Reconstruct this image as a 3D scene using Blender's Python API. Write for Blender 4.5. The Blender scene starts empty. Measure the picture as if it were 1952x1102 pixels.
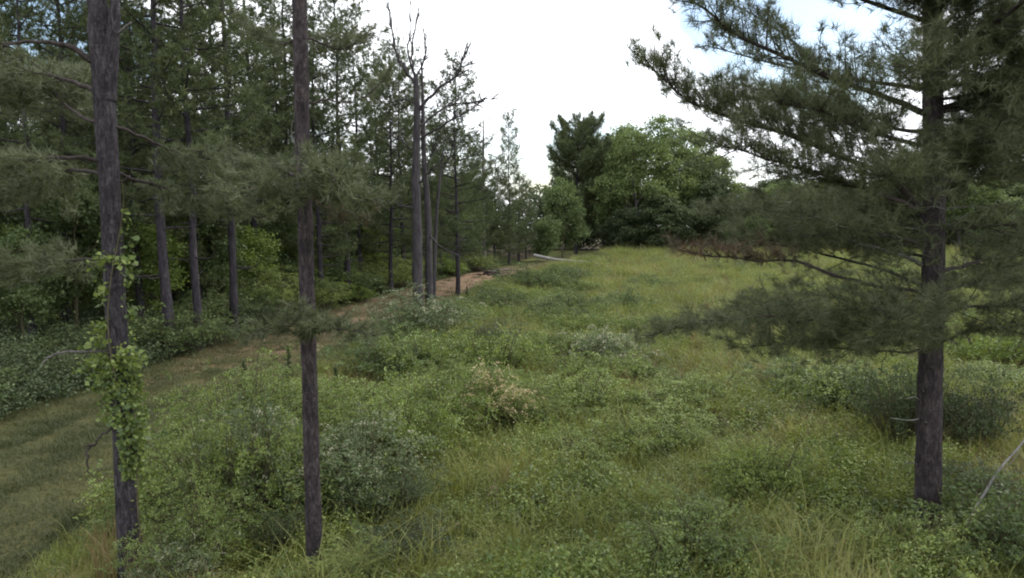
import bpy, math, random
import numpy as np

rng = np.random.default_rng(7)
random.seed(7)
SC = bpy.context.scene
COL = SC.collection
PI = math.pi

# ------------------------------------------------------------------ camera
F = 1343.0                      # focal length in pixels of the 1952 wide photograph
PITCH = math.atan(121.0 / F)
CZ = 5.0
cam_d = bpy.data.cameras.new('camera')
cam = bpy.data.objects.new('camera', cam_d)
COL.objects.link(cam)
cam.location = (0, 0, CZ)
cam.rotation_euler = (PI / 2 - PITCH, 0, 0)
cam_d.sensor_fit = 'HORIZONTAL'
cam_d.sensor_width = 36.0
cam_d.lens = 36.0 * F / 1952.0
cam_d.clip_start = 0.1
cam_d.clip_end = 3000.0
SC.camera = cam

# ------------------------------------------------------------------ sky and sun
SUN_EL, SUN_AZ = math.radians(52), math.radians(62)     # azimuth clockwise from +Y
W = bpy.data.worlds.new('World')
SC.world = W
W.use_nodes = True
wn, wl = W.node_tree.nodes, W.node_tree.links
wn.clear()
out = wn.new('ShaderNodeOutputWorld')
sky = wn.new('ShaderNodeTexSky')
sky.sky_type = 'NISHITA'
sky.sun_disc = False
sky.sun_elevation = SUN_EL
sky.sun_rotation = SUN_AZ
sky.air_density = 1.2
sky.dust_density = 1.5
bg_sky = wn.new('ShaderNodeBackground')
bg_sky.inputs['Strength'].default_value = 0.12
bg_cl = wn.new('ShaderNodeBackground')
bg_cl.inputs['Color'].default_value = (0.93, 0.96, 1.0, 1)
bg_cl.inputs['Strength'].default_value = 1.15
tc = wn.new('ShaderNodeTexCoord')
mp = wn.new('ShaderNodeMapping')
mp.inputs['Scale'].default_value = (1.0, 1.0, 1.7)
nz = wn.new('ShaderNodeTexNoise')
nz.inputs['Scale'].default_value = 2.1
nz.inputs['Detail'].default_value = 7.0
nz.inputs['Roughness'].default_value = 0.55
nz.inputs['Distortion'].default_value = 0.25
ramp = wn.new('ShaderNodeValToRGB')
ramp.color_ramp.elements[0].position = 0.36
ramp.color_ramp.elements[0].color = (0, 0, 0, 1)
ramp.color_ramp.elements[1].position = 0.47
ramp.color_ramp.elements[1].color = (1, 1, 1, 1)
mx = wn.new('ShaderNodeMixShader')
wl.new(tc.outputs['Generated'], mp.inputs['Vector'])
wl.new(mp.outputs['Vector'], nz.inputs['Vector'])
wl.new(sky.outputs['Color'], bg_sky.inputs['Color'])
wl.new(ramp.outputs['Color'], mx.inputs['Fac'])
wl.new(bg_sky.outputs[0], mx.inputs[1])
wl.new(bg_cl.outputs[0], mx.inputs[2])
wl.new(mx.outputs[0], out.inputs['Surface'])


def pix_dir(px, py):
    u, v = (px - 976.0) / F, (551.0 - py) / F
    cp, sp = math.cos(PITCH), math.sin(PITCH)
    d = np.array([u, cp + v * sp, -sp + v * cp])
    return d


# breaks in the cloud: openings towards given directions of the sky, ragged by the same noise
prev = nz.outputs['Fac']
for (px, py, rad, amt) in ((1490, 0, 0.17, 0.5), (1610, 120, 0.12, 0.4), (275, 90, 0.10, 0.24), (90, 40, 0.10, 0.15), (450, 20, 0.07, 0.13)):
    d = pix_dir(px, py)
    d /= np.linalg.norm(d)
    vd = wn.new('ShaderNodeVectorMath')
    vd.operation = 'DISTANCE'
    nrm = wn.new('ShaderNodeVectorMath')
    nrm.operation = 'NORMALIZE'
    wl.new(tc.outputs['Generated'], nrm.inputs[0])
    wl.new(nrm.outputs[0], vd.inputs[0])
    vd.inputs[1].default_value = tuple(d)
    mr = wn.new('ShaderNodeMapRange')
    mr.interpolation_type = 'SMOOTHSTEP'
    mr.inputs['From Min'].default_value = 0.0
    mr.inputs['From Max'].default_value = rad
    mr.inputs['To Min'].default_value = amt
    mr.inputs['To Max'].default_value = 0.0
    wl.new(vd.outputs['Value'], mr.inputs['Value'])
    sb = wn.new('ShaderNodeMath')
    sb.operation = 'SUBTRACT'
    wl.new(prev, sb.inputs[0])
    wl.new(mr.outputs[0], sb.inputs[1])
    prev = sb.outputs[0]
wl.new(prev, ramp.inputs['Fac'])

sun_d = bpy.data.lights.new('sun', 'SUN')
sun_d.energy = 1.2
sun_d.angle = math.radians(14)
sun_d.color = (1.0, 0.95, 0.86)
sun = bpy.data.objects.new('sun', sun_d)
COL.objects.link(sun)
sun.rotation_euler = (PI / 2 - SUN_EL, 0, PI - SUN_AZ)
sun.location = (0, 0, 60)

SC.view_settings.view_transform = 'Standard'
SC.view_settings.look = 'None'
SC.view_settings.exposure = 0.95
SC.view_settings.gamma = 1.0
SC.view_settings.use_curve_mapping = False
SC.render.engine = 'CYCLES'
SC.cycles.max_bounces = 6
SC.cycles.diffuse_bounces = 3
SC.cycles.glossy_bounces = 2
SC.cycles.transmission_bounces = 3
SC.cycles.use_denoising = True
SC.cycles.pixel_filter_type = 'BLACKMAN_HARRIS'
SC.cycles.filter_width = 2.0

# ------------------------------------------------------------------ noise and terrain


def _hash(ix, iy, s):
    h = (ix * 374761393 + iy * 668265263 + s * 974634777) & 0x7fffffff
    h = ((h ^ (h >> 13)) * 1274126177) & 0x7fffffff
    return ((h ^ (h >> 16)) & 0xffff) / 65535.0


def vnoise(x, y, s=0):
    x = np.asarray(x, float)
    y = np.asarray(y, float)
    ix, iy = np.floor(x).astype(np.int64), np.floor(y).astype(np.int64)
    fx, fy = x - ix, y - iy
    fx, fy = fx * fx * (3 - 2 * fx), fy * fy * (3 - 2 * fy)
    a, b = _hash(ix, iy, s), _hash(ix + 1, iy, s)
    c, d = _hash(ix, iy + 1, s), _hash(ix + 1, iy + 1, s)
    return (a + (b - a) * fx) * (1 - fy) + (c + (d - c) * fx) * fy


def fbm(x, y, s=0, o=3):
    t, a, n = 0, 1, 0
    for k in range(o):
        t = t + a * vnoise(np.asarray(x) * 2 ** k, np.asarray(y) * 2 ** k, s + k * 17)
        n += a
        a *= 0.5
    return t / n


def smooth(a, b, x):
    t = np.clip((np.asarray(x, float) - a) / (b - a), 0, 1)
    return t * t * (3 - 2 * t)


_RY = [-20, 0, 9, 17, 27, 38, 50, 67, 85, 105, 130, 200]
_RX = [-9.0, -10.0, -10.5, -10.9, -10.4, -9.0, -6.6, -3.1, 1.5, 7.5, 14.0, 30.0]


def road_x(y):
    return np.interp(y, _RY, _RX)


def wood_x(y):
    return np.interp(y, [-20, 0, 17, 38, 50, 67, 80, 95, 115, 140], [-12.5, -13.0, -13.6, -12.2, -10.2, -6.6, -2.0, 1.0, 4.0, 6.0])


def ground_h(x, y):
    x = np.asarray(x, float)
    y = np.asarray(y, float)
    off = np.abs(x - road_x(y))
    m = smooth(2.8, 6.5, off)
    base = 0.25 * (vnoise(x / 31.0, y / 31.0, 5) - 0.5)
    field = smooth(0, 3, x - road_x(y)) * m
    hum = 0.75 * (fbm(x / 4.0, y / 4.0, 9) - 0.45) + 0.16 * smooth(9, 18, y)
    wood = smooth(0.2, 1.4, wood_x(y) - x) * 0.55 + 0.3 * (fbm(x / 7, y / 7, 31) - 0.5) * smooth(1, 4, wood_x(y) - x)
    ridge = 0.5 * np.exp(-((y - 108) / 11.0) ** 2) * smooth(8, 16, x)
    return base + hum * field + wood * m + ridge


def at(px, py, Y):
    """the world point seen at a pixel of the photograph, Y metres away"""
    d = pix_dir(px, py)
    d = d / d[1] * Y
    return np.array([d[0], Y, CZ + d[2]])


def on_ground(px, py):
    d = pix_dir(px, py)
    t = 5.0 / max(-d[2], 0.02)
    for _ in range(25):
        p = d * t
        t = (CZ - float(ground_h(p[0], p[1]))) / max(-d[2], 0.02)
    p = d * t
    return float(p[0]), float(p[1])


def gz(x, y):
    return float(ground_h(x, y))

# ------------------------------------------------------------------ mesh tools


class MB:
    def __init__(self):
        self.v, self.t, self.q, self.n = [], [], [], 0

    def add(self, v, t=None, q=None):
        v = np.asarray(v, np.float32).reshape(-1, 3)
        if t is not None and len(t):
            self.t.append(np.asarray(t, np.int64).reshape(-1, 3) + self.n)
        if q is not None and len(q):
            self.q.append(np.asarray(q, np.int64).reshape(-1, 4) + self.n)
        self.v.append(v)
        self.n += len(v)

    def mesh(self, name, mat, smooth_=False):
        me = bpy.data.meshes.new(name)
        v = np.concatenate(self.v) if self.v else np.zeros((0, 3), np.float32)
        T = np.concatenate(self.t) if self.t else np.zeros((0, 3), np.int64)
        Q = np.concatenate(self.q) if self.q else np.zeros((0, 4), np.int64)
        me.vertices.add(len(v))
        me.vertices.foreach_set('co', v.ravel())
        loops = np.concatenate([T.ravel(), Q.ravel()]).astype(np.int32)
        me.loops.add(len(loops))
        me.loops.foreach_set('vertex_index', loops)
        starts = np.concatenate([np.arange(len(T)) * 3, len(T) * 3 + np.arange(len(Q)) * 4]).astype(np.int32)
        me.polygons.add(len(starts))
        me.polygons.foreach_set('loop_start', starts)
        if smooth_:
            me.polygons.foreach_set('use_smooth', np.ones(len(starts), bool))
        me.update(calc_edges=True)
        me.materials.append(mat)
        return me


def link(name, data, parent=None, loc=None):
    o = bpy.data.objects.new(name, data)
    COL.objects.link(o)
    if parent is not None:
        o.parent = parent
    if loc is not None:
        o.location = loc
    return o


def tag(o, label=None, cat=None, group=None, kind=None):
    if label:
        o['label'] = label
    if cat:
        o['category'] = cat
    if group:
        o['group'] = group
    if kind:
        o['kind'] = kind
    return o


def empty(name, loc, label, cat, group=None, rz=0.0, sc=1.0):
    o = bpy.data.objects.new(name, None)
    COL.objects.link(o)
    o.location = loc
    o.rotation_euler = (0, 0, rz)
    o.scale = (sc, sc, sc) if not isinstance(sc, tuple) else sc
    o.empty_display_size = 0.3
    return tag(o, label, cat, group)


def unit(v):
    v = np.asarray(v, float)
    return v / (np.linalg.norm(v, axis=-1, keepdims=True) + 1e-9)


def tube(mb, pts, rad, sides=8, rough=0.0, cap=True):
    pts = np.asarray(pts, float)
    rad = np.broadcast_to(np.asarray(rad, float), (len(pts),))
    n = len(pts)
    tan = unit(np.gradient(pts, axis=0))
    ref = np.array([0.0, 1.0, 0.0]) if abs(tan[0][2]) > 0.7 else np.array([0, 0, 1.0])
    a = np.arange(sides) / sides * 2 * PI
    V = []
    for i in range(n):
        s = unit(np.cross(tan[i], ref))
        b = np.cross(s, tan[i])
        ref = b if i else ref
        r = rad[i] * (1 + rough * rng.normal(size=sides)) if rough else rad[i] * np.ones(sides)
        V.append(pts[i] + np.outer(np.cos(a) * r, s) + np.outer(np.sin(a) * r, b))
    V = np.concatenate(V)
    i, j = np.meshgrid(np.arange(n - 1), np.arange(sides), indexing='ij')
    j2 = (j + 1) % sides
    q = np.stack([i * sides + j, i * sides + j2, (i + 1) * sides + j2, (i + 1) * sides + j], -1).reshape(-1, 4)
    t = None
    if cap:
        V = np.concatenate([V, pts[-1:] + tan[-1] * rad[-1] * 0.6])
        k = np.arange(sides)
        t = np.stack([(n - 1) * sides + k, (n - 1) * sides + (k + 1) % sides, np.full(sides, n * sides)], -1)
    mb.add(V, t, q)


def spline(ctrl, n):
    """Catmull-Rom through control points"""
    c = np.asarray(ctrl, float)
    if len(c) == 2:
        return c[0] + (c[1] - c[0]) * np.linspace(0, 1, n)[:, None]
    P = np.concatenate([[2 * c[0] - c[1]], c, [2 * c[-1] - c[-2]]])
    out_ = []
    for u in np.linspace(0, len(c) - 1 - 1e-6, n):
        i = int(u)
        t = u - i
        p0, p1, p2, p3 = P[i], P[i + 1], P[i + 2], P[i + 3]
        out_.append(0.5 * (2 * p1 + (p2 - p0) * t + (2 * p0 - 5 * p1 + 4 * p2 - p3) * t * t + (3 * p1 - p0 - 3 * p2 + p3) * t ** 3))
    return np.array(out_)


def needles(mb, C, D, n, length, width, spread=0.75, droop=0.0):
    """tufts: n long thin triangles fanning out of each centre C along D"""
    C = np.repeat(np.asarray(C, float), n, axis=0)
    D = np.repeat(unit(D), n, axis=0)
    N = len(C)
    if N == 0:
        return
    d = unit(D + spread * rng.normal(size=(N, 3)))
    d[:, 2] -= droop
    L = length * rng.uniform(0.65, 1.1, size=(N, 1))
    back = rng.uniform(0, 0.5, size=(N, 1)) * length
    base = C - D * back
    w = unit(np.cross(d, rng.normal(size=(N, 3)))) * (width * rng.uniform(0.7, 1.3, size=(N, 1))) * 0.5
    V = np.stack([base - w, base + w, base + d * L], 1).reshape(-1, 3)
    mb.add(V, np.arange(N * 3).reshape(-1, 3))


def leaves(mb, C, size, up=0.5, aspect=0.55, D=None):
    """single folded leaves (two triangles as one quad) at the centres C"""
    C = np.asarray(C, float)
    N = len(C)
    if N == 0:
        return
    nrm = unit(rng.normal(size=(N, 3)) * np.array([1, 1, 0.8]) + np.array([0, 0, up]))
    d = unit(np.cross(nrm, rng.normal(size=(N, 3)))) if D is None else unit(np.asarray(D) + 0.4 * rng.normal(size=(N, 3)))
    w = unit(np.cross(nrm, d))
    s = size * rng.uniform(0.6, 1.25, size=(N, 1))
    fold = nrm * s * 0.12
    V = np.stack([C, C + d * s * 0.5 + w * s * aspect * 0.5 + fold, C + d * s, C + d * s * 0.5 - w * s * aspect * 0.5 + fold], 1).reshape(-1, 3)
    mb.add(V, None, np.arange(N * 4).reshape(-1, 4))

# ------------------------------------------------------------------ materials


def new_mat(name):
    m = bpy.data.materials.new(name)
    m.use_nodes = True
    m.node_tree.nodes.clear()
    return m, m.node_tree.nodes, m.node_tree.links


def ramp_node(n, stops):
    r = n.new('ShaderNodeValToRGB')
    e = r.color_ramp.elements
    e[0].position, e[0].color = stops[0][0], (*stops[0][1], 1)
    e[1].position, e[1].color = stops[-1][0], (*stops[-1][1], 1)
    for p, c in stops[1:-1]:
        x = e.new(p)
        x.color = (*c, 1)
    return r


def leaf_mat(name, cols, transl=0.3, nscale=0.9, wi=0.45, wn_=0.4, wo=0.15, gloss=0.25, rough=0.5):
    """colour varies from leaf to leaf (wi), over clumps (wn_) and plant to plant (wo)"""
    m, n, l = new_mat(name)
    o = n.new('ShaderNodeOutputMaterial')
    geo = n.new('ShaderNodeNewGeometry')
    oi = n.new('ShaderNodeObjectInfo')
    nz = n.new('ShaderNodeTexNoise')
    nz.inputs['Scale'].default_value = nscale
    nz.inputs['Detail'].default_value = 2
    l.new(geo.outputs['Position'], nz.inputs['Vector'])
    mr = n.new('ShaderNodeMapRange')
    mr.inputs['From Min'].default_value = 0.3
    mr.inputs['From Max'].default_value = 0.7
    l.new(nz.outputs['Fac'], mr.inputs['Value'])
    acc = None
    for sock, w in ((geo.outputs['Random Per Island'], wi), (mr.outputs[0], wn_), (oi.outputs['Random'], wo)):
        mu = n.new('ShaderNodeMath')
        mu.operation = 'MULTIPLY'
        l.new(sock, mu.inputs[0])
        mu.inputs[1].default_value = w
        if acc is None:
            acc = mu.outputs[0]
        else:
            ad = n.new('ShaderNodeMath')
            ad.operation = 'ADD'
            l.new(acc, ad.inputs[0])
            l.new(mu.outputs[0], ad.inputs[1])
            acc = ad.outputs[0]
    r = ramp_node(n, [(i / (len(cols) - 1), c) for i, c in enumerate(cols)])
    l.new(acc, r.inputs['Fac'])
    df = n.new('ShaderNodeBsdfPrincipled')
    df.inputs['Roughness'].default_value = rough
    df.inputs['Specular IOR Level'].default_value = gloss
    l.new(r.outputs['Color'], df.inputs['Base Color'])
    tr = n.new('ShaderNodeBsdfTranslucent')
    hs = n.new('ShaderNodeHueSaturation')
    hs.inputs['Hue'].default_value = 0.49
    hs.inputs['Saturation'].default_value = 1.15
    hs.inputs['Value'].default_value = 1.3
    l.new(r.outputs['Color'], hs.inputs['Color'])
    l.new(hs.outputs[0], tr.inputs['Color'])
    mx = n.new('ShaderNodeMixShader')
    mx.inputs[0].default_value = transl
    l.new(df.outputs[0], mx.inputs[1])
    l.new(tr.outputs[0], mx.inputs[2])
    l.new(mx.outputs[0], o.inputs['Surface'])
    return m


def bark_mat(name, cols, scale=9.0, stretch=0.22, bump=0.5, rough=0.9):
    m, n, l = new_mat(name)
    o = n.new('ShaderNodeOutputMaterial')
    tc = n.new('ShaderNodeTexCoord')
    mp = n.new('ShaderNodeMapping')
    mp.inputs['Scale'].default_value = (1, 1, stretch)
    plate = 0.34
    l.new(tc.outputs['Object'], mp.inputs['Vector'])
    vo = n.new('ShaderNodeTexVoronoi')
    vo.feature = 'DISTANCE_TO_EDGE'
    vo.inputs['Scale'].default_value = scale * 1.6
    nz = n.new('ShaderNodeTexNoise')
    nz.inputs['Scale'].default_value = scale
    nz.inputs['Detail'].default_value = 6
    nz.inputs['Roughness'].default_value = 0.7
    n2 = n.new('ShaderNodeTexNoise')
    n2.inputs['Scale'].default_value = 1.1
    n2.inputs['Detail'].default_value = 3
    l.new(mp.outputs[0], nz.inputs['Vector'])
    l.new(tc.outputs['Object'], n2.inputs['Vector'])
    add = n.new('ShaderNodeMixRGB')
    add.inputs[0].default_value = 0.25
    l.new(mp.outputs[0], add.inputs[1])
    l.new(nz.outputs['Color'], add.inputs[2])
    l.new(add.outputs[0], vo.inputs['Vector'])
    ms = n.new('ShaderNodeMapRange')
    ms.inputs['From Max'].default_value = 0.12
    l.new(vo.outputs['Distance'], ms.inputs['Value'])
    mu = n.new('ShaderNodeMath')
    mu.operation = 'MULTIPLY'
    l.new(ms.outputs[0], mu.inputs[0])
    mu.inputs[1].default_value = plate
    m2 = n.new('ShaderNodeMath')
    m2.operation = 'MULTIPLY_ADD'
    l.new(nz.outputs['Fac'], m2.inputs[0])
    m2.inputs[1].default_value = 1.7
    l.new(mu.outputs[0], m2.inputs[2])
    m3 = n.new('ShaderNodeMath')
    m3.operation = 'MULTIPLY_ADD'
    l.new(n2.outputs['Fac'], m3.inputs[0])
    m3.inputs[1].default_value = 0.5
    l.new(m2.outputs[0], m3.inputs[2])
    m4 = n.new('ShaderNodeMath')
    m4.operation = 'SUBTRACT'
    l.new(m3.outputs[0], m4.inputs[0])
    m4.inputs[1].default_value = 0.88
    r = ramp_node(n, [(i / (len(cols) - 1), c) for i, c in enumerate(cols)])
    l.new(m4.outputs[0], r.inputs['Fac'])
    b = n.new('ShaderNodeBsdfPrincipled')
    b.inputs['Roughness'].default_value = rough
    b.inputs['Specular IOR Level'].default_value = 0.15
    l.new(r.outputs['Color'], b.inputs['Base Color'])
    bp = n.new('ShaderNodeBump')
    bp.inputs['Strength'].default_value = bump
    bp.inputs['Distance'].default_value = 0.03
    l.new(m2.outputs[0], bp.inputs['Height'])
    l.new(bp.outputs[0], b.inputs['Normal'])
    l.new(b.outputs[0], o.inputs['Surface'])
    return m


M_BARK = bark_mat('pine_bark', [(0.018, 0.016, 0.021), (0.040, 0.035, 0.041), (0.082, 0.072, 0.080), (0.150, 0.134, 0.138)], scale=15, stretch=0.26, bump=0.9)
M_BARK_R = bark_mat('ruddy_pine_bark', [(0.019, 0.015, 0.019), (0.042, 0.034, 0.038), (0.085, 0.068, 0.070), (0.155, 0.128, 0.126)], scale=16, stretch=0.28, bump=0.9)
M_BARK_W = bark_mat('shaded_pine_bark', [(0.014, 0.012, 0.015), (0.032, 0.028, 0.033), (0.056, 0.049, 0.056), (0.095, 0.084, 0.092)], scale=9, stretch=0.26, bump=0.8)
M_LIMB = bark_mat('limb_bark', [(0.018, 0.014, 0.013), (0.045, 0.036, 0.034), (0.10, 0.084, 0.078)], scale=16, stretch=0.6, bump=0.3)
M_DEAD = bark_mat('dead_wood', [(0.05, 0.044, 0.042), (0.12, 0.11, 0.105), (0.23, 0.215, 0.205)], scale=12, stretch=0.15, bump=0.3)
M_PALE = bark_mat('pale_wood', [(0.10, 0.095, 0.09), (0.25, 0.24, 0.23), (0.42, 0.41, 0.40)], scale=12, stretch=0.3, bump=0.2)
M_STEM = bark_mat('stem', [(0.03, 0.03, 0.018), (0.08, 0.07, 0.04), (0.14, 0.12, 0.08)], scale=14, stretch=0.4, bump=0.2)

M_NEEDLE = leaf_mat('pine_needles', [(0.028, 0.04, 0.018), (0.06, 0.08, 0.034), (0.098, 0.12, 0.05), (0.145, 0.16, 0.078)], transl=0.25, nscale=1.3)
M_NEEDLE_N = leaf_mat('near_pine_needles', [(0.042, 0.05, 0.027), (0.078, 0.092, 0.046), (0.112, 0.128, 0.066), (0.16, 0.17, 0.098)], transl=0.25, nscale=2.0)
M_NEEDLE_B = leaf_mat('browning_needles', [(0.035, 0.035, 0.020), (0.075, 0.070, 0.040), (0.13, 0.085, 0.055), (0.19, 0.11, 0.075)], transl=0.2, nscale=2.5)
M_LEAF = leaf_mat('hardwood_leaves', [(0.032, 0.05, 0.02), (0.068, 0.098, 0.038), (0.115, 0.155, 0.058), (0.175, 0.22, 0.085)], transl=0.35)
M_LEAF_Y = leaf_mat('yellow_green_leaves', [(0.045, 0.072, 0.02), (0.1, 0.145, 0.038), (0.165, 0.22, 0.058), (0.25, 0.31, 0.09)], transl=0.4)
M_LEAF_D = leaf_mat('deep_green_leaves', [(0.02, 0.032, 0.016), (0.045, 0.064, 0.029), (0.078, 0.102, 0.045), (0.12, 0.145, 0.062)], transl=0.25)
M_SHRUB = leaf_mat('shrub_leaves', [(0.034, 0.054, 0.016), (0.1, 0.143, 0.038), (0.19, 0.243, 0.066), (0.29, 0.34, 0.11)], transl=0.3, nscale=1.8, gloss=0.4)
M_SHRUB_G = leaf_mat('grey_green_leaves', [(0.034, 0.054, 0.024), (0.085, 0.12, 0.05), (0.145, 0.185, 0.085), (0.22, 0.26, 0.13)], transl=0.25, nscale=1.8, gloss=0.5)
M_BLOSSOM = leaf_mat('cream_blossom', [(0.22, 0.23, 0.14), (0.33, 0.33, 0.22), (0.46, 0.45, 0.33)], transl=0.3)
M_BLOSSOM_T = leaf_mat('tan_blossom', [(0.30, 0.24, 0.13), (0.42, 0.35, 0.20), (0.52, 0.46, 0.30)], transl=0.3)
M_GRASS = leaf_mat('grass_blades', [(0.07, 0.082, 0.024), (0.14, 0.16, 0.042), (0.22, 0.23, 0.068), (0.32, 0.285, 0.13)], transl=0.3, nscale=0.35, wi=0.35, wn_=0.5)
M_WEED = leaf_mat('weed_leaves', [(0.03, 0.045, 0.014), (0.078, 0.105, 0.027), (0.15, 0.185, 0.044), (0.225, 0.25, 0.07), (0.25, 0.23, 0.11)], transl=0.3, nscale=0.7, wi=0.25, wn_=0.55, wo=0.22)
M_TURF = leaf_mat('turf_blades', [(0.028, 0.04, 0.015), (0.05, 0.064, 0.023), (0.08, 0.088, 0.034), (0.13, 0.12, 0.055)], transl=0.25, nscale=0.5)
M_STRAW = leaf_mat('dry_stalks', [(0.10, 0.075, 0.035), (0.18, 0.135, 0.065), (0.28, 0.22, 0.115)], transl=0.25, nscale=0.8)


def ground_mat():
    m, n, l = new_mat('soil_and_sward')
    o = n.new('ShaderNodeOutputMaterial')
    tc = n.new('ShaderNodeTexCoord')
    at_ = n.new('ShaderNodeAttribute')
    at_.attribute_name = 'wood'
    a = n.new('ShaderNodeTexNoise')
    a.inputs['Scale'].default_value = 0.25
    a.inputs['Detail'].default_value = 8
    a.inputs['Roughness'].default_value = 0.65
    b = n.new('ShaderNodeTexNoise')
    b.inputs['Scale'].default_value = 5.0
    b.inputs['Detail'].default_value = 6
    l.new(tc.outputs['Object'], a.inputs['Vector'])
    l.new(tc.outputs['Object'], b.inputs['Vector'])
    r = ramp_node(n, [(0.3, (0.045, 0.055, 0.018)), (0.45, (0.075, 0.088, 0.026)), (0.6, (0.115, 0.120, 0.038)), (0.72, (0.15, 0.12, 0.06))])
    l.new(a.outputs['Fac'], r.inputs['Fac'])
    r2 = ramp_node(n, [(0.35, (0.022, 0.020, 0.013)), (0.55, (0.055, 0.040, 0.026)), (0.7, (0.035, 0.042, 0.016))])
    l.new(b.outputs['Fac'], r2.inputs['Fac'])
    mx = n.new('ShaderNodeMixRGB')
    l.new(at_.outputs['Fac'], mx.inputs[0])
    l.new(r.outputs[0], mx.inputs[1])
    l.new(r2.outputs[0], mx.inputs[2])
    m2 = n.new('ShaderNodeMixRGB')
    m2.blend_type = 'OVERLAY'
    m2.inputs[0].default_value = 0.6
    l.new(mx.outputs[0], m2.inputs[1])
    l.new(b.outputs['Fac'], m2.inputs[2])
    p = n.new('ShaderNodeBsdfPrincipled')
    p.inputs['Roughness'].default_value = 1.0
    p.inputs['Specular IOR Level'].default_value = 0.05
    l.new(m2.outputs[0], p.inputs['Base Color'])
    bp = n.new('ShaderNodeBump')
    bp.inputs['Strength'].default_value = 0.8
    bp.inputs['Distance'].default_value = 0.08
    l.new(b.outputs['Fac'], bp.inputs['Height'])
    l.new(bp.outputs[0], p.inputs['Normal'])
    l.new(p.outputs[0], o.inputs['Surface'])
    return m


def path_mat():
    m, n, l = new_mat('track_surface')
    o = n.new('ShaderNodeOutputMaterial')
    tc = n.new('ShaderNodeTexCoord')
    d = n.new('ShaderNodeAttribute')
    d.attribute_name = 'bare'
    a = n.new('ShaderNodeTexNoise')
    a.inputs['Scale'].default_value = 0.9
    a.inputs['Detail'].default_value = 8
    a.inputs['Roughness'].default_value = 0.7
    b = n.new('ShaderNodeTexNoise')
    b.inputs['Scale'].default_value = 14
    b.inputs['Detail'].default_value = 5
    l.new(tc.outputs['Object'], a.inputs['Vector'])
    l.new(tc.outputs['Object'], b.inputs['Vector'])
    ad = n.new('ShaderNodeMath')
    ad.operation = 'MULTIPLY_ADD'
    l.new(a.outputs['Fac'], ad.inputs[0])
    ad.inputs[1].default_value = 1.6
    l.new(d.outputs['Fac'], ad.inputs[2])
    mr = n.new('ShaderNodeMapRange')
    mr.inputs['From Min'].default_value = 0.95
    mr.inputs['From Max'].default_value = 1.5
    l.new(ad.outputs[0], mr.inputs['Value'])
    g = ramp_node(n, [(0.3, (0.050, 0.055, 0.022)), (0.7, (0.095, 0.085, 0.040))])
    s = ramp_node(n, [(0.3, (0.13, 0.090, 0.062)), (0.55, (0.22, 0.145, 0.098)), (0.75, (0.30, 0.205, 0.145))])
    l.new(b.outputs['Fac'], g.inputs['Fac'])
    l.new(b.outputs['Fac'], s.inputs['Fac'])
    mx = n.new('ShaderNodeMixRGB')
    l.new(mr.outputs[0], mx.inputs[0])
    l.new(g.outputs[0], mx.inputs[1])
    l.new(s.outputs[0], mx.inputs[2])
    p = n.new('ShaderNodeBsdfPrincipled')
    p.inputs['Roughness'].default_value = 1.0
    p.inputs['Specular IOR Level'].default_value = 0.05
    l.new(mx.outputs[0], p.inputs['Base Color'])
    bp = n.new('ShaderNodeBump')
    bp.inputs['Strength'].default_value = 0.6
    bp.inputs['Distance'].default_value = 0.04
    l.new(b.outputs['Fac'], bp.inputs['Height'])
    l.new(bp.outputs[0], p.inputs['Normal'])
    l.new(p.outputs[0], o.inputs['Surface'])
    return m


# ------------------------------------------------------------------ ground and track
def grid_mesh(X, Y, Z, name, mat, attrs=()):
    ny, nx = X.shape
    V = np.stack([X, Y, Z], -1).reshape(-1, 3)
    i, j = np.meshgrid(np.arange(ny - 1), np.arange(nx - 1), indexing='ij')
    q = np.stack([i * nx + j, i * nx + j + 1, (i + 1) * nx + j + 1, (i + 1) * nx + j], -1).reshape(-1, 4)
    mb = MB()
    mb.add(V, None, q)
    me = mb.mesh(name, mat, True)
    for an, av in attrs:
        a = me.attributes.new(an, 'FLOAT', 'POINT')
        a.data.foreach_set('value', np.asarray(av, np.float32).ravel())
    return me


def axis(near, step, far, grow):
    v = list(np.arange(0, near, step))
    s = step
    while v[-1] < far:
        s *= grow
        v.append(v[-1] + s)
    return np.array(v)


xa = axis(26, 0.4, 900, 1.12)
xs = np.concatenate([-xa[:0:-1], xa])
ya = axis(90, 0.5, 1200, 1.12)
yb = axis(6, 1.0, 200, 1.4)
ys = np.concatenate([-yb[:0:-1], ya])
GX, GY = np.meshgrid(xs, ys)
GZ = ground_h(GX, GY) - 0.10 * (1 - smooth(3.0, 3.4, np.abs(GX - road_x(GY)))) * (GY < 129) * (GY > -10)
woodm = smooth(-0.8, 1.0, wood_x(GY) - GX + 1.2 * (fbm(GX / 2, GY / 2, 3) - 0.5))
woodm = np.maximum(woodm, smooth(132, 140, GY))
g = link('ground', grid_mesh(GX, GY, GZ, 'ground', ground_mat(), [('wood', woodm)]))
tag(g, kind='structure')

py_ = np.arange(-9, 128, 0.45)
pc = np.linspace(-3.2, 3.2, 21)
PC, PY = np.meshgrid(pc, py_)
PX = road_x(PY) + PC
rut = np.exp(-((np.abs(PC) - 0.85) / 0.42) ** 2)
edge = smooth(2.3, 3.1, np.abs(PC))
PZ = ground_h(PX, PY) + 0.02 - 0.05 * rut - 0.10 * smooth(2.8, 3.2, np.abs(PC))
longm = np.interp(PY, [8, 17, 22, 28, 45, 70, 85, 100], [-0.50, -0.36, 0.04, 0.34, 0.48, 0.68, 0.0, -0.4])
bare = longm + 0.36 * rut - 0.65 * edge
pt = link('dirt_track', grid_mesh(PX, PY, PZ, 'dirt_track', path_mat(), [('bare', bare)]))
tag(pt, 'unpaved reddish clay track turning grassy where it nears the vine covered pine', None, None, 'structure')

# ------------------------------------------------------------------ scattered ground cover


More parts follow.
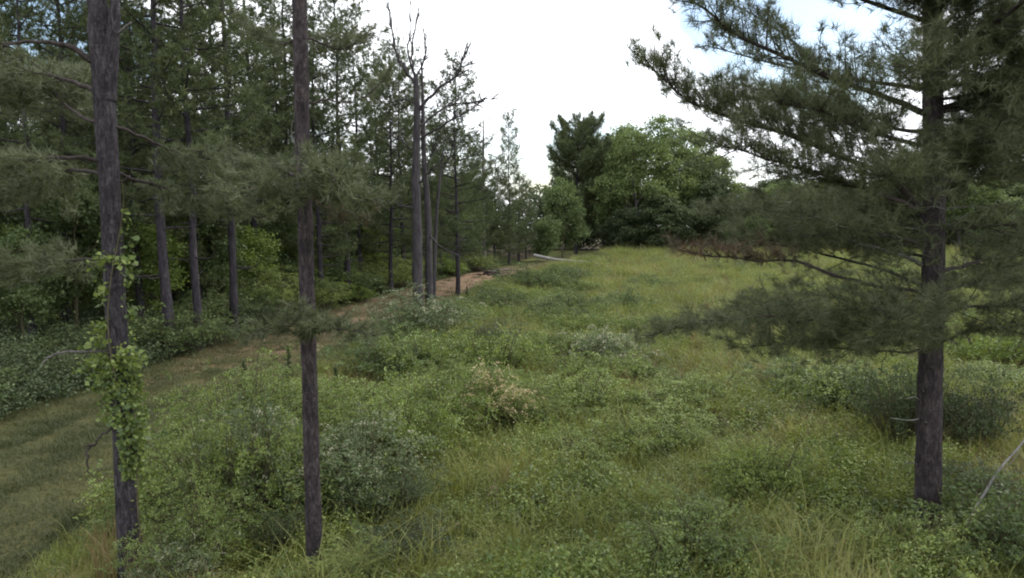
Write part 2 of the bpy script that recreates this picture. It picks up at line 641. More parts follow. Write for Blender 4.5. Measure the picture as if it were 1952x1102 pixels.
def scatter(name, protos, P, rot, scl, idx, label, cat):
    me = bpy.data.meshes.new(name)
    me.vertices.add(len(P))
    me.vertices.foreach_set('co', np.asarray(P, np.float32).ravel())
    for an, ty, key, av in (('rot', 'FLOAT_VECTOR', 'vector', rot), ('scl', 'FLOAT_VECTOR', 'vector', scl), ('idx', 'INT', 'value', idx)):
        a = me.attributes.new(an, ty, 'POINT')
        a.data.foreach_set(key, np.asarray(av, np.int32 if ty == 'INT' else np.float32).ravel())
    o = link(name, me)
    tag(o, label, cat, None, 'stuff')
    ng = bpy.data.node_groups.new(name + '_spread', 'GeometryNodeTree')
    ng.interface.new_socket('Geometry', in_out='INPUT', socket_type='NodeSocketGeometry')
    ng.interface.new_socket('Geometry', in_out='OUTPUT', socket_type='NodeSocketGeometry')
    n, l = ng.nodes, ng.links
    gi, go = n.new('NodeGroupInput'), n.new('NodeGroupOutput')
    join = n.new('GeometryNodeJoinGeometry')

    def named(nm, dt):
        a = n.new('GeometryNodeInputNamedAttribute')
        a.data_type = dt
        a.inputs['Name'].default_value = nm
        return a.outputs['Attribute']
    R, S, I = named('rot', 'FLOAT_VECTOR'), named('scl', 'FLOAT_VECTOR'), named('idx', 'INT')
    for k, me_ in enumerate(protos):
        po = bpy.data.objects.new(me_.name, me_)
        oi = n.new('GeometryNodeObjectInfo')
        oi.inputs['Object'].default_value = po
        cmp_ = n.new('FunctionNodeCompare')
        cmp_.data_type = 'INT'
        cmp_.operation = 'EQUAL'
        ai = [s for s in cmp_.inputs if s.type == 'INT']
        l.new(I, ai[0])
        ai[1].default_value = k
        ip = n.new('GeometryNodeInstanceOnPoints')
        l.new(gi.outputs[0], ip.inputs['Points'])
        l.new(cmp_.outputs[0], ip.inputs['Selection'])
        l.new(oi.outputs['Geometry'], ip.inputs['Instance'])
        l.new(R, ip.inputs['Rotation'])
        l.new(S, ip.inputs['Scale'])
        l.new(ip.outputs[0], join.inputs[0])
    l.new(join.outputs[0], go.inputs[0])
    md = o.modifiers.new('spread', 'NODES')
    md.node_group = ng
    return o


def grass_clump(nb, h, r, w, mat, lean=0.35, name='grass_clump'):
    mb = MB()
    a = rng.uniform(0, 2 * PI, nb)
    rr = r * np.sqrt(rng.uniform(0, 1, nb))
    B = np.stack([rr * np.cos(a), rr * np.sin(a), np.full(nb, -0.05)], -1)
    H = h * rng.uniform(0.5, 1.15, (nb, 1))
    ld = np.stack([np.cos(a), np.sin(a), 0 * a], -1) * 0.5 + rng.normal(size=(nb, 3)) * [1, 1, 0] * 0.7
    M = B + [0, 0, 1] * H * 0.6 + ld * H * lean * 0.4
    T = B + [0, 0, 1] * H * rng.uniform(0.75, 1, (nb, 1)) + ld * H * lean * 1.3
    s = unit(np.cross(ld + [0, 0, 1e-3], [0, 0, 1.0]) + 0.5 * rng.normal(size=(nb, 3)) * [1, 1, 0]) * w / 2
    V = np.stack([B - s, B + s, M + s * 0.8, M - s * 0.8, T], 1).reshape(-1, 3)
    k = np.arange(nb)[:, None] * 5
    mb.add(V, k + np.array([[3, 2, 4]]), k + np.array([[0, 1, 2, 3]]))
    return mb.mesh(name, mat)


def weed_clump(nst, nl, h, r, ls, mat, name='weed_clump'):
    mb = MB()
    C = []
    for _ in range(nst):
        a = rng.uniform(0, 2 * PI)
        rr = r * math.sqrt(rng.uniform())
        b = np.array([rr * math.cos(a), rr * math.sin(a), -0.05])
        H = h * rng.uniform(0.45, 1.1) * (1 - 0.35 * (rr / r) ** 2)
        t = b + [0.5 * H * math.cos(a) * rng.uniform(0, 1), 0.5 * H * math.sin(a) * rng.uniform(0, 1), H]
        u = rng.uniform(0.2, 1, nl)[:, None]
        C.append(b + (t - b) * u + rng.normal(size=(nl, 3)) * ls * [0.9, 0.9, 0.4])
    leaves(mb, np.concatenate(C), ls, up=0.9, aspect=0.6)
    return mb.mesh(name, mat)


def poly_in_view(Y, X, m=1.5):
    return np.abs(X) < 0.735 * Y + m


def sample(n, y0, y1, power=1.0):
    """points in the camera's wedge of ground, thinning with distance"""
    u = rng.uniform(0, 1, n)
    y = (y0 ** (2 - power) + u * (y1 ** (2 - power) - y0 ** (2 - power))) ** (1 / (2 - power)) if power != 2 else y0 * (y1 / y0) ** u
    x = rng.uniform(-1, 1, n) * (0.735 * y + 1.5)
    return x, y


FEET = ((-5.15, 9.35), (-3.7, 9.5), (6.6, 11.2))


def clear_of_feet(x, y):
    ok = np.ones(len(x), bool)
    for fx, fy in FEET:
        ok &= ~((np.abs(x - fx) < 0.42) & (y < fy + 0.45) & (y > fy - 0.9))
    return ok


GP = [grass_clump(46, 0.55, 0.28, 0.011, M_GRASS), grass_clump(40, 0.38, 0.3, 0.010, M_GRASS), grass_clump(30, 0.75, 0.22, 0.010, M_GRASS, 0.5)]
x, y = sample(30000, 7.0, 135, 1.15)
fm = (x > road_x(y) + 3.2) & ((y < 130) | (rng.uniform(size=len(x)) < .3))
pn = fbm(x / 3.0, y / 3.0, 41)
fm &= (rng.uniform(size=len(x)) < 0.35 + 0.9 * pn) & clear_of_feet(x, y)
x, y = x[fm], y[fm]
k = len(x)
s = (0.75 + 0.5 * rng.uniform(size=k)) * (0.9 + 0.012 * y) * (0.45 + 0.55 * smooth(2.8, 6.5, x - road_x(y)))
P = np.stack([x, y, ground_h(x, y)], -1)
rot = np.stack([rng.normal(size=k) * 0.1, rng.normal(size=k) * 0.1, rng.uniform(0, 6.28, k)], -1)
scatter('field_grass', GP, P, rot, np.stack([s * 1.2, s * 1.2, s * rng.uniform(0.6, 1.1, k)], -1), rng.integers(0, 3, k),
        'knee high green and yellowing grass growing over the open field', 'grass')

M_BROWN = leaf_mat('withered_leaves', [(0.05, 0.045, 0.028), (0.11, 0.09, 0.055), (0.17, 0.13, 0.085), (0.22, 0.17, 0.12)], transl=0.2)
WP = [weed_clump(24, 18, 0.5, 0.34, 0.042, M_WEED), weed_clump(20, 22, 0.78, 0.32, 0.046, M_WEED), weed_clump(26, 15, 0.35, 0.4, 0.040, M_WEED),
      weed_clump(20, 18, 0.55, 0.34, 0.040, M_SHRUB_G), weed_clump(16, 14, 0.5, 0.36, 0.036, M_BROWN), weed_clump(24, 20, 0.6, 0.36, 0.048, M_SHRUB)]
x, y = sample(34000, 7.0, 110, 1.25)
fm = (x > road_x(y) + 3.7) & (rng.uniform(size=len(x)) < 0.20 + 1.35 * smooth(0.34, 0.58, fbm(x / 2.6 + 50, y / 2.6, 77))) & clear_of_feet(x, y)
x, y = x[fm], y[fm]
k = len(x)
bram = 1 - smooth(-0.05, 0.22, x / y)
hm = 0.42 + (0.75 + 0.45 * bram) * smooth(0.38, 0.72, fbm(x / 1.7, y / 1.7, 91))
br_ = smooth(0.46, 0.62, fbm(x / 3.1 + 7, y / 3.1, 222)) * (0.5 + 0.6 * (1 - bram))
sh_ = smooth(0.42, 0.6, fbm(x / 2.5, y / 2.5 + 30, 311))
u_ = rng.uniform(size=k)
wi_ = np.where(u_ < 0.55 * br_, 4, np.where(rng.uniform(size=k) < 0.25 + 0.4 * sh_ * bram, 5, rng.choice(4, k, p=[.34, .24, .26, .16])))
s = rng.uniform(0.7, 1.2, k) * (0.9 + 0.010 * y) * (0.35 + 0.65 * smooth(3.4, 8.5, x - road_x(y)))
P = np.stack([x, y, ground_h(x, y)], -1)
rot = np.stack([rng.normal(size=k) * 0.12, rng.normal(size=k) * 0.12, rng.uniform(0, 6.28, k)], -1)
scatter('field_weeds', WP, P, rot, np.stack([s * 1.15, s * 1.15, s * hm], -1), wi_,
        'tangle of leafy green weeds and brambles covering the field', 'weeds')

SP = [grass_clump(26, 0.95, 0.16, 0.009, M_STRAW, 0.28, 'dry_stalk_clump'), grass_clump(20, 0.6, 0.2, 0.010, M_STRAW, 0.5, 'dry_stalk_clump')]
x, y = sample(9000, 7.5, 125, 1.1)
fm = (x > road_x(y) + 4.5) & (rng.uniform(size=len(x)) < 0.04 + 1.1 * smooth(0.47, 0.66, fbm(x / 3.4 + 9, y / 3.4, 123)))
x, y = x[fm], y[fm]
k = len(x)
s = rng.uniform(0.6, 1.15, k) * (0.9 + 0.008 * y)
P = np.stack([x, y, ground_h(x, y)], -1)
rot = np.stack([rng.normal(size=k) * 0.12, rng.normal(size=k) * 0.12, rng.uniform(0, 6.28, k)], -1)
scatter('dry_grass', SP, P, rot, np.stack([s, s, s], -1), rng.integers(0, 2, k), 'dry straw coloured grass stalks standing among the field weeds', 'dry grass')

TP = [grass_clump(44, 0.09, 0.26, 0.009, M_TURF, 0.6, 'turf_clump'), grass_clump(36, 0.14, 0.24, 0.009, M_TURF, 0.7, 'turf_clump')]
y = rng.uniform(8, 95, 34000) ** 1.0
x = road_x(y) + rng.uniform(-3.4, 3.9, len(y))
c_ = np.abs(x - road_x(y))
bar = np.interp(y, [8, 17, 22, 28, 45, 70], [0, 0.10, 0.38, 0.52, 0.62, 0.9]) * (1 - smooth(2.3, 3.1, c_)) + 0.2 * np.exp(-((c_ - 0.85) / 0.4) ** 2)
fm = poly_in_view(y, x) & (rng.uniform(size=len(y)) > bar - 0.35 * (fbm(x, y, 55) - 0.5)) & (rng.uniform(size=len(y)) < np.clip(26 / y, 0.4, 1))
x, y = x[fm], y[fm]
k = len(x)
s = rng.uniform(0.7, 1.3, k) * (1 + 0.01 * y)
P = np.stack([x, y, ground_h(x, y) + 0.01], -1)
rot = np.stack([0 * x, 0 * x, rng.uniform(0, 6.28, k)], -1)
scatter('track_grass', TP, P, rot, np.stack([s, s, s * rng.uniform(0.6, 1.4, k)], -1), rng.integers(0, 2, k), 'short worn grass growing over the track and its verges', 'grass')

# low growth on the wood floor
UP = [weed_clump(14, 12, 0.6, 0.45, 0.085, M_LEAF), weed_clump(12, 12, 0.9, 0.4, 0.09, M_LEAF_D), weed_clump(12, 12, 0.5, 0.45, 0.08, M_LEAF_Y)]
x, y = sample(16000, 14, 95, 1.0)
fm = (x < wood_x(y) + 0.2)
x, y = x[fm], y[fm]
k = len(x)
s = rng.uniform(0.8, 1.5, k)
P = np.stack([x, y, ground_h(x, y)], -1)
rot = np.stack([0 * x, 0 * x, rng.uniform(0, 6.28, k)], -1)
scatter('undergrowth', UP, P, rot, np.stack([s, s, s * rng.uniform(0.6, 1.3, k)], -1), np.where(y < 30, 1, rng.choice(3, k, p=[.4, .42, .18])), 'low leafy undergrowth covering the floor of the wood', 'undergrowth')

# ------------------------------------------------------------------ plant builders


def limb_foliage(fol, wood, path, r0, twig_len, spacing, tuft_n, nl, nw, start=0.3, up=0.25, dens=1.0, flat=0.30, fat=0.16):
    """side branches along the outer part of a limb, each carrying short twigs and tufts of needles"""
    seg = np.linalg.norm(np.diff(path, axis=0), axis=1)
    cum = np.concatenate([[0], np.cumsum(seg)])
    L = cum[-1]
    s = start * L
    C, D = [], []
    sgn = 1
    while s < L:
        p = np.array([np.interp(s, cum, path[:, i]) for i in range(3)])
        q = np.array([np.interp(min(s + 0.1, L), cum, path[:, i]) for i in range(3)])
        q0 = np.array([np.interp(max(s - 0.1, 0), cum, path[:, i]) for i in range(3)])
        t = unit(q - q0)
        sgn = -sgn
        side = unit(np.cross(t, [0, 0, 1.0])) * sgn
        d = unit(t * rng.uniform(0.35, 1.0) + side * rng.uniform(0.15, 1.0) + np.array([0, 0, 1]) * (up + flat * rng.normal()))
        tl = twig_len * rng.uniform(0.45, 1.2) * (1 - 0.45 * (s / L))
        m = p + d * tl * 0.5
        e = m + unit(d + [0, 0, 0.30]) * tl * 0.5
        if wood is not None:
            tube(wood, np.array([p, m, e]), [max(0.006, r0 * 0.25), max(0.004, r0 * 0.16), 0.003], 3, cap=False)
        nt = max(3, int(tl * dens / 0.055))
        u = rng.uniform(0.22, 1.0, nt)[:, None]
        u[0] = 1.0
        c = np.where(u < 0.5, p + (m - p) * u * 2, m + (e - m) * (u * 2 - 1))
        off = rng.normal(size=(nt, 3)) * fat * tl * [1.15, 1.15, 0.7] * (1.25 - u)
        C.append(c + off)
        D.append(unit(d + rng.normal(size=(nt, 3)) * 0.55 + [0, 0, 0.35]))
        s += spacing * rng.uniform(0.5, 1.5)
    C.append(path[-1:])
    D.append(unit(path[-1] - path[-2])[None])
    needles(fol, np.concatenate(C), np.concatenate(D), tuft_n, nl, nw)


def gen_pine(H, cb, R, nlimb, r0, dens=1.0, shape=1.0, tuft_n=9, nl=0.26, nw=0.034, lean=0.0, dead=6, bark=None, needle=None):
    """tall pine: trunk with limbs in one mesh, needles in another"""
    wd, fo = MB(), MB()
    n = 14
    z = np.linspace(-0.3, H, n)
    wob = np.cumsum(rng.normal(size=(n, 2)) * 0.05, axis=0)
    wob -= wob[0]
    ax = np.stack([wob[:, 0] + lean * z, wob[:, 1], z], -1)
    rad = r0 * (1 - 0.93 * (z.clip(0) / H) ** 1.05)
    rad[0] *= 1.35
    rad[1] = r0 * 0.97
    rad = np.maximum(rad, 0.02)
    tube(wd, spline(ax, 30), np.interp(np.linspace(0, 1, 30), np.linspace(0, 1, n), rad), 9, 0.05)
    for i in range(nlimb + dead):
        isdead = i >= nlimb
        if isdead:
            zz = rng.uniform(0.12, cb / H + 0.1) * H
        else:
            zz = cb + (H - cb) * (i + rng.uniform(0, 0.9)) / nlimb
        f = (zz - cb) / (H - cb)
        base = np.array([np.interp(zz, z, ax[:, 0]), np.interp(zz, z, ax[:, 1]), zz])
        a = i * 2.4 + rng.uniform(-0.6, 0.6)
        prof = (1 - f.clip(0, 1) if isinstance(f, np.ndarray) else 1 - min(max(f, 0), 1)) ** (0.75 * shape)
        L = R * (0.18 + 0.82 * prof) * rng.uniform(0.6, 1.1)
        if f < 0.12:
            L *= 0.8
        if isdead:
            L = R * rng.uniform(0.2, 0.5)
        el = 0.05 + 0.55 * max(f, 0) + rng.normal() * 0.12
        h = np.array([math.cos(a), math.sin(a), 0])
        p1 = base + h * L * 0.45 + [0, 0, L * 0.45 * (el - 0.05)]
        p2 = base + h * L * 0.8 + [0, 0, L * (el * 0.8)]
        p3 = base + h * L + [0, 0, L * (el + 0.18)]
        pa = spline([base, p1, p2, p3], 6)
        lr = 0.012 + 0.016 * L
        tube(wd, pa, np.linspace(lr, 0.008, 6), 4, cap=False)
        if not isdead:
            limb_foliage(fo, None, pa, lr, 0.42 * R, 0.20 / dens, tuft_n, nl, nw, start=0.22, dens=0.62, fat=0.2)
    # leader
    C = np.stack([np.interp(np.linspace(0.9, 1, 8) * H, z, ax[:, 0]), np.interp(np.linspace(0.9, 1, 8) * H, z, ax[:, 1]), np.linspace(0.9, 1, 8) * H], -1)
    needles(fo, C, np.tile([0, 0, 1.0], (8, 1)), 16, nl, nw)
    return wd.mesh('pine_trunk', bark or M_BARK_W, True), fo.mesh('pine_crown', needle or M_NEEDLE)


def gen_hardwood(H, cb, R, r0, nbr, ncl, nleaf, ls, mat, sq=0.8, bark=None, lobes=9, flat_top=False):
    """broadleaf tree: forking limbs, leaves gathered in clumps over uneven lobes"""
    wd, fo = MB(), MB()
    top = H * 0.8
    z = np.linspace(-0.3, top, 9)
    wob = np.cumsum(rng.normal(size=(9, 2)) * 0.08 * R / 3, axis=0)
    wob -= wob[0]
    ax = np.stack([wob[:, 0], wob[:, 1], z], -1)
    tube(wd, spline(ax, 16), np.linspace(r0, r0 * 0.15, 16), 8, 0.05)
    lob = []
    for i in range(lobes):
        a = i * 2.4 + rng.uniform(-0.5, 0.5)
        f = (i + 0.5) / lobes
        zc = cb + (H - cb) * (0.15 + 0.72 * f)
        rr = R * (0.62 * math.sqrt(max(0.05, 1 - (2 * f - 0.85) ** 2))) * rng.uniform(0.7, 1.1)
        lr = R * rng.uniform(0.34, 0.55) * (0.72 if lobes > 14 else 1)
        if lobes > 14:
            prof = (0.95 - 0.5 * max(0.0, f - 0.45)) if flat_top else math.sqrt(max(0.1, 1 - (1.6 * f - 0.6) ** 2))
            rr = R * 0.85 * prof * math.sqrt(rng.uniform(0.12, 1))
            zc += rng.normal() * 0.03 * H
        c = np.array([rr * math.cos(a), rr * math.sin(a), zc])
        lob.append((c, lr))
        zb = max(0.3 * cb + 0.2, zc - rr * 0.9)
        b = np.array([np.interp(zb, z, ax[:, 0]), np.interp(zb, z, ax[:, 1]), zb])
        tube(wd, spline([b, b * 0.5 + c * 0.5 + [0, 0, 0.1 * R], c], 6), np.linspace(r0 * 0.35, 0.02, 6), 5, cap=False)
        for _ in range(nbr):
            e = c + unit(rng.normal(size=3)) * lr * 0.85
            tube(wd, np.array([c, (c + e) / 2 + rng.normal(size=3) * 0.1 * lr, e]), [0.03, 0.02, 0.008], 3, cap=False)
    C = []
    for _ in range(ncl):
        c, lr = lob[rng.integers(len(lob))]
        d = unit(rng.normal(size=3) + [0, 0, 0.25])
        cc = c + d * lr * rng.uniform(0.45, 1.08) * [1, 1, sq]
        k_ = int(nleaf * rng.uniform(0.5, 1.5))
        C.append(cc + rng.normal(size=(k_, 3)) * [0.13 * R ** 0.6, 0.13 * R ** 0.6, 0.07 * R ** 0.6])
    leaves(fo, np.concatenate(C), ls, up=0.8, aspect=0.7)
    return wd.mesh('tree_trunk', bark or M_STEM, True), fo.mesh('tree_crown', mat)


def gen_shrub(R, H, nst, nleaf, ls, mat, blossom=0, bmat=None, arch=0.6, twig=None):
    """several crowding clusters of stems; every stem ends in drooping leafy sprays, some tipped with blossom"""
    wd, fo, bl = MB(), MB(), MB()
    C, DD, B = [], [], []
    ncl = int(5 + 3 * R)
    cl = []
    for i in range(ncl):
        a = i * 2.4 + rng.uniform(-0.5, 0.5)
        rr = R * 0.9 * math.sqrt((i + 0.3) / ncl)
        cl.append((rr * math.cos(a), rr * math.sin(a), H * rng.uniform(0.75, 1.3) * (1 - 0.35 * (rr / R) ** 2), R * rng.uniform(0.28, 0.48)))
    nst = max(40, int(nst * 0.95))
    for i in range(nst):
        cx, cy, ch, cr = cl[rng.integers(ncl)]
        a = rng.uniform(0, 2 * PI)
        q = cr * math.sqrt(rng.uniform())
        mx_, my_ = cx + q * math.cos(a), cy + q * math.sin(a)
        hh = ch * rng.uniform(0.5, 1.1) * (1 - 0.4 * (q / cr) ** 2)
        b = np.array([mx_ * 0.5, my_ * 0.5, -0.1])
        m = np.array([mx_, my_, hh])
        out_ = unit(np.array([mx_ * 0.6 + math.cos(a) * 0.5 * R, my_ * 0.6 + math.sin(a) * 0.5 * R, 0.01]))
        e = m + out_ * cr * rng.uniform(0.4, 1.0) + [0, 0, rng.uniform(-0.15, 0.2) * hh]
        pa = spline([b, (b + m) / 2 + [0, 0, 0.12 * hh], m, e], 8)
        tube(wd, pa, np.linspace(0.013, 0.003, 8), 3, cap=False)
        nsp = 5
        for k_ in range(nsp):
            u0 = rng.uniform(0.35, 0.95) if k_ else 0.97
            p0 = np.array([np.interp(u0, np.linspace(0, 1, 8), pa[:, j]) for j in range(3)])
            d = unit(out_ + rng.normal(size=3) * [0.8, 0.8, 0.25] + [0, 0, 0.25])
            L = rng.uniform(0.16, 0.42) * (0.7 + 0.3 * R)
            n_ = max(6, nleaf // nsp)
            u = rng.uniform(0, 1, n_)[:, None]
            sp = p0 + d * L * u + [0, 0, -1] * (u ** 2) * L * 0.45 + rng.normal(size=(n_, 3)) * [0.035, 0.035, 0.015]
            C.append(sp)
            DD.append(d + unit(rng.normal(size=(n_, 3))) * 0.9)
            if blossom and k_ < 2 and rng.uniform() < blossom:
                kk = 14
                u = rng.uniform(0.2, 1, kk)[:, None]
                B.append(p0 + d * L * u + [0, 0, -1] * (u ** 2) * L * 0.45 + rng.normal(size=(kk, 3)) * [0.025, 0.025, 0.01] + [0, 0, 0.035])
    leaves(fo, np.concatenate(C), ls * 1.15, up=1.2, aspect=0.5, D=np.concatenate(DD))
    bm_ = None
    if B:
        leaves(bl, np.concatenate(B), 0.045, up=1.4, aspect=0.9)
        bm_ = bl.mesh('blossom', bmat or M_BLOSSOM)
    return wd.mesh('stems', twig or M_STEM), fo.mesh('foliage', mat), bm_


def put_tree(name, meshes, loc, label, cat='tree', group=None, rz=0.0, sc=1.0, parts=('trunk', 'crown', 'blossom')):
    e = empty(name, loc, label, cat, group, rz, sc)
    for nm, me in zip(parts, meshes):
        if me is not None:
            link(nm, me, e)
    return e


SHP = ('stems', 'foliage', 'blossom')

# ------------------------------------------------------------------ the three near pines
def near_trunk(points, radii, name_mat, parent_loc, sides=20, n=60):
    """points in world space, returned mesh local to parent_loc"""
    mb = MB()
    p = spline(np.array(points) - parent_loc, n)
    r = np.interp(np.linspace(0, 1, n), np.linspace(0, 1, len(radii)), radii)
    tube(mb, p, r, sides, 0.035)
    return mb.mesh('trunk', name_mat, True)


def add_limb(root, loc, ctrl, r0, r1=0.006, foliage=None, mat=M_LIMB, nmat=None, name='limb', label=None, wob=0.03, sides=7, nseg=16, up=0.3):
    """ctrl: list of (px, py, Y). foliage: dict of limb_foliage settings or None"""
    c = np.array([at(*k) for k in ctrl]) - loc
    pa = spline(c, nseg)
    if wob:
        w = np.cumsum(rng.normal(size=pa.shape) * wob * 0.5, axis=0)
        w -= np.linspace(0, 1, nseg)[:, None] * w[-1]
        w[0] = 0
        pa = pa + w
    wd, fo = MB(), MB()
    tube(wd, pa, np.linspace(r0, r1, nseg), sides, 0.04)
    if foliage:
        f = dict(twig_len=0.6, spacing=0.10, tuft_n=22, nl=0.17, nw=0.0065, start=0.3, up=up, dens=1.0)
        f.update(foliage)
        limb_foliage(fo, wd, pa, r0, **f)
    o = link(name, wd.mesh(name, mat, True), root)
    if label:
        o['label'] = label
    if foliage:
        link('needles', fo.mesh('needles', nmat or M_NEEDLE_N), o)
    return o


def ring_limbs(root, loc, axis_at, zs, L, n, seed_a, foliage, r0=0.035, nmat=None, skip=None):
    """limbs round the trunk above or behind what the photograph frames"""
    for i in range(n):
        z = zs[0] + (zs[1] - zs[0]) * (i + 0.5) / n
        a = seed_a + i * 2.4 + rng.uniform(-0.3, 0.3)
        if skip and skip(a % (2 * PI), z):
            continue
        b = axis_at(z)
        l_ = L(z) * rng.uniform(0.75, 1.1)
        h = np.array([math.cos(a), math.sin(a), 0])
        pa = spline([b, b + h * l_ * 0.5 + [0, 0, 0.12 * l_], b + h * l_ + [0, 0, 0.3 * l_]], 9) - loc
        wd, fo = MB(), MB()
        tube(wd, pa, np.linspace(r0, 0.007, 9), 6, 0.04)
        f = dict(twig_len=0.55, spacing=0.13, tuft_n=18, nl=0.17, nw=0.008, start=0.3, up=0.25, dens=0.9)
        f.update(foliage)
        limb_foliage(fo, wd, pa, r0, **f)
        o = link('limb', wd.mesh('limb', M_LIMB, True), root)
        link('needles', fo.mesh('needles', nmat or M_NEEDLE_N), o)


# --- vine covered pine, at the left
YA = 9.35
pa_ = [at(258, 1150, YA), at(250, 1090, YA), at(236, 850, YA), at(219, 560, YA), at(206, 300, YA), at(189, 60, YA)]
locA = np.array([pa_[0][0], YA, gz(pa_[0][0], YA)])
pa_[0][2] = locA[2] - 0.3
tA = empty('vine_covered_pine', tuple(locA), 'thick forked pine trunk wrapped in a leafy green vine beside the track', 'tree')
top = at(180, -20, YA)
topA = [top, top + [-0.5, 0.1, 3.0], top + [-0.5, 0.2, 6.0], top + [-0.4, 0.2, 9.0]]
link('trunk', near_trunk(pa_ + topA, [0.26, 0.150, 0.134, 0.128, 0.126, 0.128, 0.112, 0.10, 0.07, 0.02], M_BARK, locA), tA)
mbf = MB()
fk = [at(203, 190, YA), at(209, 110, YA), at(216, 50, YA), at(220, 0, YA), at(224, -60, YA + .1), at(235, -200, YA + .2), at(240, -420, YA + .3)]
tube(mbf, spline(np.array(fk) - locA, 16), np.interp(np.linspace(0, 1, 16), [0, 0.12, 0.3, 0.5, 1], [0.12, 0.11, 0.085, 0.055, 0.02]), 10, 0.03)
link('forked_stem', mbf.mesh('forked_stem', M_BARK, True), tA)
axA = lambda z: np.array([np.interp(z, [p[2] for p in pa_ + topA], [p[0] for p in pa_ + topA]), YA, z])
FD = dict(twig_len=1.0, spacing=0.065, tuft_n=16, nl=0.18, nw=0.011)
add_limb(tA, locA, [(192, 128, YA), (165, 95, YA - .1), (110, 80, YA - .3), (40, 78, YA - .5), (-120, 90, YA - .8)], 0.055, foliage=dict(FD, start=0.55, up=-0.05))
add_limb(tA, locA, [(195, 180, YA), (150, 160, YA + .3), (95, 143, YA + .6), (20, 145, YA + .9), (-90, 160, YA + 1.2)], 0.035, foliage=dict(FD, start=0.25, up=-0.2, spacing=.055))
add_limb(tA, locA, [(195, 235, YA), (130, 205, YA + .6), (60, 155, YA + 1.2), (0, 190, YA + 1.8)], 0.025, foliage=dict(FD, start=0.3, up=-0.3, spacing=.055))
add_limb(tA, locA, [(200, 310, YA), (150, 298, YA - .2), (80, 300, YA - .4), (10, 312, YA - .6), (-60, 330, YA - .8)], 0.032, foliage=dict(FD, start=0.3, up=-0.15, spacing=.06), label='reddish brown limb with sagging needles')
add_limb(tA, locA, [(205, 340, YA), (120, 330, YA + 1.0), (40, 350, YA + 1.6), (-40, 380, YA + 2.)], 0.03, foliage=dict(FD, start=0.3, up=-0.2, spacing=.06))
add_limb(tA, locA, [(215, 490, YA), (150, 495, YA + .8), (70, 505, YA + 1.4), (-40, 520, YA + 2.)], 0.024, foliage=dict(FD, start=0.35, up=-0.05, spacing=.06))
add_limb(tA, locA, [(215, 240, YA), (280, 265, YA + .3), (360, 300, YA + .8), (450, 345, YA + 1.2)], 0.03, foliage=dict(FD, start=0.3, up=-0.1))
add_limb(tA, locA, [(218, 330, YA), (290, 350, YA + .6), (370, 380, YA + 1.2), (450, 400, YA + 1.6)], 0.03, foliage=dict(FD, start=0.25, up=-0.05))
# bare stubs and dead limbs
add_limb(tA, locA, [(220, 66, YA), (238, 52, YA - .05), (251, 43, YA - .1)], 0.022, 0.012, name='dead_limb', mat=M_DEAD, nseg=6)
add_limb(tA, locA, [(216, 672, YA), (175, 670, YA - .2), (115, 672, YA - .4), (92, 685, YA - .45), (80, 700, YA - .5)], 0.024, 0.006, name='dead_limb', mat=M_DEAD, label='bleached bare limb bending down at its tip')
add_limb(tA, locA, [(228, 812, YA), (205, 826, YA - .15), (180, 848, YA - .25), (160, 850, YA - .3)], 0.018, 0.008, name='dead_limb', mat=M_LIMB, label='broken dark limb hanging from the trunk')
add_limb(tA, locA, [(182, 848, YA - .25), (168, 868, YA - .3), (172, 888, YA - .3), (176, 908, YA - .3)], 0.02, 0.005, name='dead_limb', mat=M_LIMB, wob=0.05)
add_limb(tA, locA, [(236, 345, YA), (243, 342, YA - .1), (248, 340, YA - .2)], 0.02, 0.01, name='dead_limb', mat=M_LIMB, nseg=5)
ring_limbs(tA, locA, axA, (9.3, 17.2), lambda z: 0.5 + 0.34 * (17.6 - z), 12, 0.4, dict(spacing=0.2, tuft_n=12, nw=0.013))

# the vine itself is another plant: stem, single leaves, and the mass of small ones
vine = empty('climbing_vine', tuple(locA), 'leafy green vine climbing the thick forked pine trunk', 'vine')
mb = MB()
zz = np.linspace(0.2, 5.6, 50)
ang = -0.6 + 0.9 * np.sin(zz * 1.3)
cx = np.array([axA(q)[0] for q in zz])
vp = np.stack([cx + 0.2 * np.cos(ang), YA - 0.2 * np.abs(np.sin(ang)) - 0.03, zz], -1) - locA
tube(mb, vp, np.linspace(0.016, 0.006, 50), 5)
link('stem', mb.mesh('stem', M_STEM, True), vine)
lm_ = []
for k_ in range(3):
    mb = MB()
    s_ = 1.0
    V = np.array([[0, 0, 0], [0.45, 0.25, 0.08], [0.75, 0.32, 0.02], [1.0, 0, -0.1], [0.72, -0.34, 0.02], [0.4, -0.28, 0.08], [0.5, 0, -0.02]])
    V[:, 1] *= (0.9, 1.1, 1.3)[k_]
    mb.add(V, [[0, 6, 1], [1, 6, 2], [2, 6, 3], [3, 6, 4], [4, 6, 5], [5, 6, 0]])
    lm_.append(mb.mesh('leaf', (M_LEAF_Y, M_LEAF, M_LEAF)[k_]))


def vine_point(dense=True):
    if dense:
        z_ = rng.uniform(1.6, 3.25)
        # mass: round the front and right side
        prof = 0.17 + 0.10 * math.sin((z_ - 1.6) / 1.65 * PI)
        a_ = rng.uniform(-2.2, 0.7) if z_ > 2.4 else rng.uniform(-1.3, 0.7)
        r_ = 0.92 * prof * rng.uniform(0.85, 1.25)
    else:
        z_ = rng.uniform(3.2, 5.2) if rng.uniform() < 0.7 else rng.uniform(0.2, 2.0)
        a_ = rng.choice([PI, 0.0, 0.0]) + rng.uniform(-0.5, 0.4)
        if z_ < 2:
            a_ = rng.uniform(-0.7, 0.5)
        r_ = 0.16 + abs(rng.normal()) * 0.04
    c0 = axA(z_)
    return np.array([c0[0] + r_ * math.cos(a_), YA + r_ * math.sin(a_), z_]), a_


